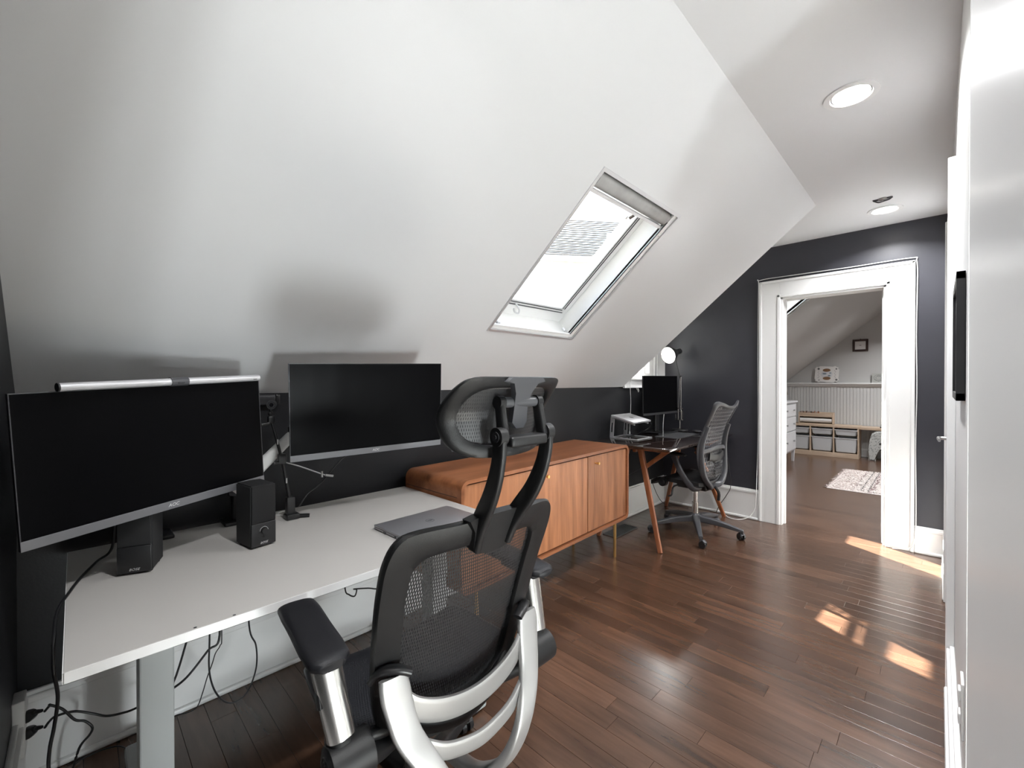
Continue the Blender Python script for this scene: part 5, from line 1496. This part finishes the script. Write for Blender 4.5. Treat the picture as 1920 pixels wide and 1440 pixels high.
bm = NB(); lathe(bm, [(.13, .10), (.10, .33), (.098, .33), (.128, .10)], seg=32); bm.transform(Matrix.Translation((-1.76, 7.62, .95))); obj('lamp_shade', bm, 'taupe', t_, smooth=True)
bm = NB(); lathe(bm, [(0, 0), (.08, 0), (.085, .02), (.06, .06), (.02, .09), (.012, .12), (.01, .25), (0, .25)], seg=24); bm.transform(Matrix.Translation((-1.76, 7.62, .95))); obj('lamp_foot', bm, 'taupe', t_, smooth=True)
# rug: bands of shaggy wool
t_ = thing('rug', 'cream shaggy rug with mauve and brown bands on the far room floor', 'rug', (-.40, 6.95, 0))
rx0, rx1, ry0, ry1 = -.93, .35, 6.22, 7.72
bm = NB(); box(bm, (rx0, ry0, 0), (rx1, ry1, .006), bev=.002); obj('backing', bm, 'rug_w', t_)
bands = [(-.95, -.70, 'rug_p'), (-.70, -.685, 'rug_m'), (-.685, -.56, 'rug_w'), (-.56, -.51, 'rug_m'), (-.51, -.44, 'rug_w'), (-.44, -.38, 'rug_b'), (-.38, -.31, 'rug_w'), (-.31, -.26, 'rug_b'), (-.26, -.1, 'rug_w'), (-.1, -.05, 'rug_m'), (-.05, .35, 'rug_w')]
for x0, x1, m_ in bands:
    V, Fc = [], []
    n_ = int((x1 - x0) * 1.5 / .00016 / 1.0)
    for k in range(min(n_, 1600)):
        x = random.uniform(x0, x1); y = random.uniform(ry0, ry1)
        h = random.uniform(.006, .011); w_ = random.uniform(.005, .011); a = random.uniform(0, PI)
        dx, dy_ = math.cos(a) * w_, math.sin(a) * w_; lx, ly = random.uniform(-.012, .012), random.uniform(-.012, .012)
        i = len(V); V += [(x - dx, y - dy_, .004), (x + dx, y + dy_, .004), (x + dx * .6 + lx, y + dy_ * .6 + ly, h), (x - dx * .6 + lx, y - dy_ * .6 + ly, h)]; Fc.append((i, i + 1, i + 2, i + 3))
    me = bpy.data.meshes.new('pile_band'); me.from_pydata(V, [], Fc); me.materials.append(M[m_]); o = link('pile_band', me, t_); o['kind'] = 'stuff'
for x0 in (-.64, -.58):
    for k in range(14):
        bm = NB(); yy_ = ry0 + .05 + k * .104; box(bm, (x0 - .004 + .02, yy_, .016), (x0 + .028, yy_ + .016, .022)); obj('dark_tuft', bm, 'ink', t_)
V, Fc = [], []
for k in range(120):
    for (x, sx) in ((rx0, -1),):
        y = ry0 + (ry1 - ry0) * k / 120; i = len(V); V += [(x, y, .005), (x, y + .008, .005), (x + sx * random.uniform(.03, .06), y + random.uniform(-.01, .015), .003), (x + sx * .03, y, .006)]; Fc.append((i, i + 1, i + 2, i + 3))
    x = rx0 + (rx1 - rx0) * k / 120; i = len(V); V += [(x, ry0, .005), (x + .008, ry0, .005), (x + .012, ry0 - random.uniform(.015, .03), .003), (x, ry0 - .02, .004)]; Fc.append((i, i + 1, i + 2, i + 3))
me = bpy.data.meshes.new('fringe'); me.from_pydata(V, [], Fc); me.materials.append(M['rug_w']); o = link('fringe', me, t_); o['kind'] = 'stuff'
# framed pictures and leaning pictures
def wall_pic(x0, x1, z0, z1, label):
    t_ = thing('picture_frame', label, 'picture', ((x0 + x1) / 2, YB - .01, (z0 + z1) / 2))
    bm = NB(); b = .032
    for q in ((x0, x0 + b, z0, z1), (x1 - b, x1, z0, z1), (x0 + b, x1 - b, z0, z0 + b), (x0 + b, x1 - b, z1 - b, z1)):
        box(bm, (q[0], YB - .022, q[2]), (q[1], YB - .001, q[3]), bev=.003)
    obj('frame', bm, 'dark_wood', t_)
    bm = NB(); box(bm, (x0 + b - .004, YB - .010, z0 + b - .004), (x1 - b + .004, YB - .006, z1 - b + .004)); p = obj('print', bm, 'paper', t_)
    bm = NB(); box(bm, ((x0 + x1) / 2 - .012, YB - .0108, (z0 + z1) / 2 - .004), ((x0 + x1) / 2 + .012, YB - .0098, (z0 + z1) / 2 + .004)); obj('printed_mark', bm, 'ink', p)
    bm = NB(); cyl(bm, ((x0 + x1) / 2, YB - .008, z1 + .004), ((x0 + x1) / 2, YB - .002, z1 + .004), .006, seg=10); obj('hanger', bm, 'dark_wood', t_)
wall_pic(-1.03, -.825, 1.752, 1.952, 'small dark wooden frame with white print, fully seen on the far wall')
wall_pic(-.635, -.43, 1.752, 1.952, 'dark wooden frame cut off by the doorway edge on the far wall')
t_ = thing('wavy_board', 'white wavy-edged board with brown and blue oval picture leaning on the ledge', 'board', (-1.38, YB - .05, 1.232))
x0, x1, z0, z1 = -1.555, -1.200, 1.232, 1.520
cx_, cz_ = (x0 + x1) / 2, (z0 + z1) / 2
o_ = []
for k in range(96):
    a = 2 * PI * k / 96
    c, s = math.cos(a), math.sin(a)
    rx = (x1 - x0) / 2 - .008; rz = (z1 - z0) / 2 - .008
    px = math.copysign(abs(c) ** .35, c) * rx; pz = math.copysign(abs(s) ** .35, s) * rz
    wv = .007 * math.sin(a * 12)
    o_.append((cx_ + px + wv * c, YB - .050, cz_ + pz + wv * s))
bm = NB(); prism(bm, o_, (0, .012, 0)); obj('board_panel', bm, 'paper', t_)
bm = NB(); prism(bm, [(cx_ + .085 * math.cos(k * PI / 16), YB - .053, cz_ + .062 * math.sin(k * PI / 16)) for k in range(32)], (0, .004, 0)); sc_ = obj('oval_picture', bm, 'white_enamel', t_)
M['brown'] = mat('painted_brown', (.22, .12, .06), .6, noise=.3, nscale=40); M['blue'] = mat('painted_blue_grey', (.20, .26, .30), .5, noise=.3, nscale=30)
for sg in (-1, 1):
    bm = NB(); prism(bm, [(cx_ + .055 * math.cos(k * PI / 12), YB - .0545, cz_ + sg * (.070 + .035 * math.sin(k * PI / 12) * .8)) for k in range(24)], (0, .004, 0)); obj('painted_half_disc', bm, 'brown', t_)
for q in ((-.03, .01, .03, .014), (.035, -.025, .02, .012), (.05, .02, .015, .01)):
    bm = NB(); prism(bm, [(cx_ + q[0] + q[2] * math.cos(k * PI / 8), YB - .0548, cz_ + q[1] + q[3] * math.sin(k * PI / 8)) for k in range(16)], (0, .002, 0)); obj('painted_spot', bm, 'blue', sc_)
for (a, b, r_) in ((-.115, .095, .017), (.135, .09, .012), (.135, -.095, .016), (-.11, -.10, .009)):
    bm = NB(); prism(bm, [(cx_ + a + r_ * math.cos(k * PI / 8), YB - .0515, cz_ + b + r_ * math.sin(k * PI / 8)) for k in range(16)], (0, .003, 0)); obj('printed_dot', bm, 'ink', t_)
for k in range(6):
    for sg in (-1, 1):
        bm = NB(); a = cx_ + sg * (.112 + .01 * (k % 2)); b = cz_ + .06 - k * .024; box(bm, (a - .006, YB - .0512, b - .003), (a + .006, YB - .0498, b + .003)); obj('printed_dash', bm, 'ink', t_)
t_ = thing('small_print', 'small grey line-drawing print leaning on the ledge near the doorway edge', 'print', (-.69, YB - .04, 1.232))
bm = NB(); box(bm, (-.775, YB - .045, 1.232), (-.605, YB - .035, 1.383), bev=.001)
M['grey_paper'] = mat('grey_print_paper', (.42, .425, .40), .8); obj('card', bm, 'grey_paper', t_)
for rr, cz2 in ((.05, 1.31), (.03, 1.31), (.012, 1.34)):
    bm = NB(); sweep(bm, [(-.69 + rr * 1.2 * math.cos(q * PI / 12), YB - .0458, cz2 + rr * math.sin(q * PI / 12)) for q in range(24)], (.004, .002), up=(0, 1, 0), n=6, closed=True); obj('drawn_line', bm, 'ink', t_)
for sg in (-1, 1):
    bm = NB(); sweep(bm, spline([(-.69, YB - .0458, 1.255), (-.69 + sg * .03, YB - .0458, 1.27), (-.69 + sg * .055, YB - .0458, 1.29)], 4), (.006, .002), up=(0, 1, 0), n=6); obj('drawn_leaf', bm, 'ink', t_)

# ================================================================== OUTSIDE
t_ = thing('neighbour_house', 'pale shingled roof of the neighbouring house seen through the near skylight', 'house', (-8, 11, 0))
e0, e1 = Vector((-8.6, 8.6, 4.85)), Vector((-5.6, 12.6, 4.85))
up_ = Vector((-.62, .465, .50)).normalized()
ed = (e1 - e0).normalized()
nrm = ed.cross(up_).normalized()
if nrm.z < 0: nrm = -nrm
for k in range(16):
    p = e0 + up_ * (.30 * k) + nrm * .02
    bm = NB(); prism(bm, [p, p + ed * 5, p + ed * 5 + up_ * .31 - nrm * .04, p + up_ * .31 - nrm * .04], nrm * .03); obj('shingle_course', bm, 'shingle', t_)
bm = NB(); prism(bm, [e0 + Vector((-.4, .3, -5)), e1 + Vector((-.4, .3, -5)), e1 + Vector((-.4, .3, 0)), e0 + Vector((-.4, .3, 0))], (-2, 1.5, 0)); obj('house_wall', bm, 'siding', t_)
bm = NB(); box(bm, (-40, -30, -3.2), (-2.6, 40, -3.1)); struct(obj('ground', bm, 'ground'))
#@@O2END@@
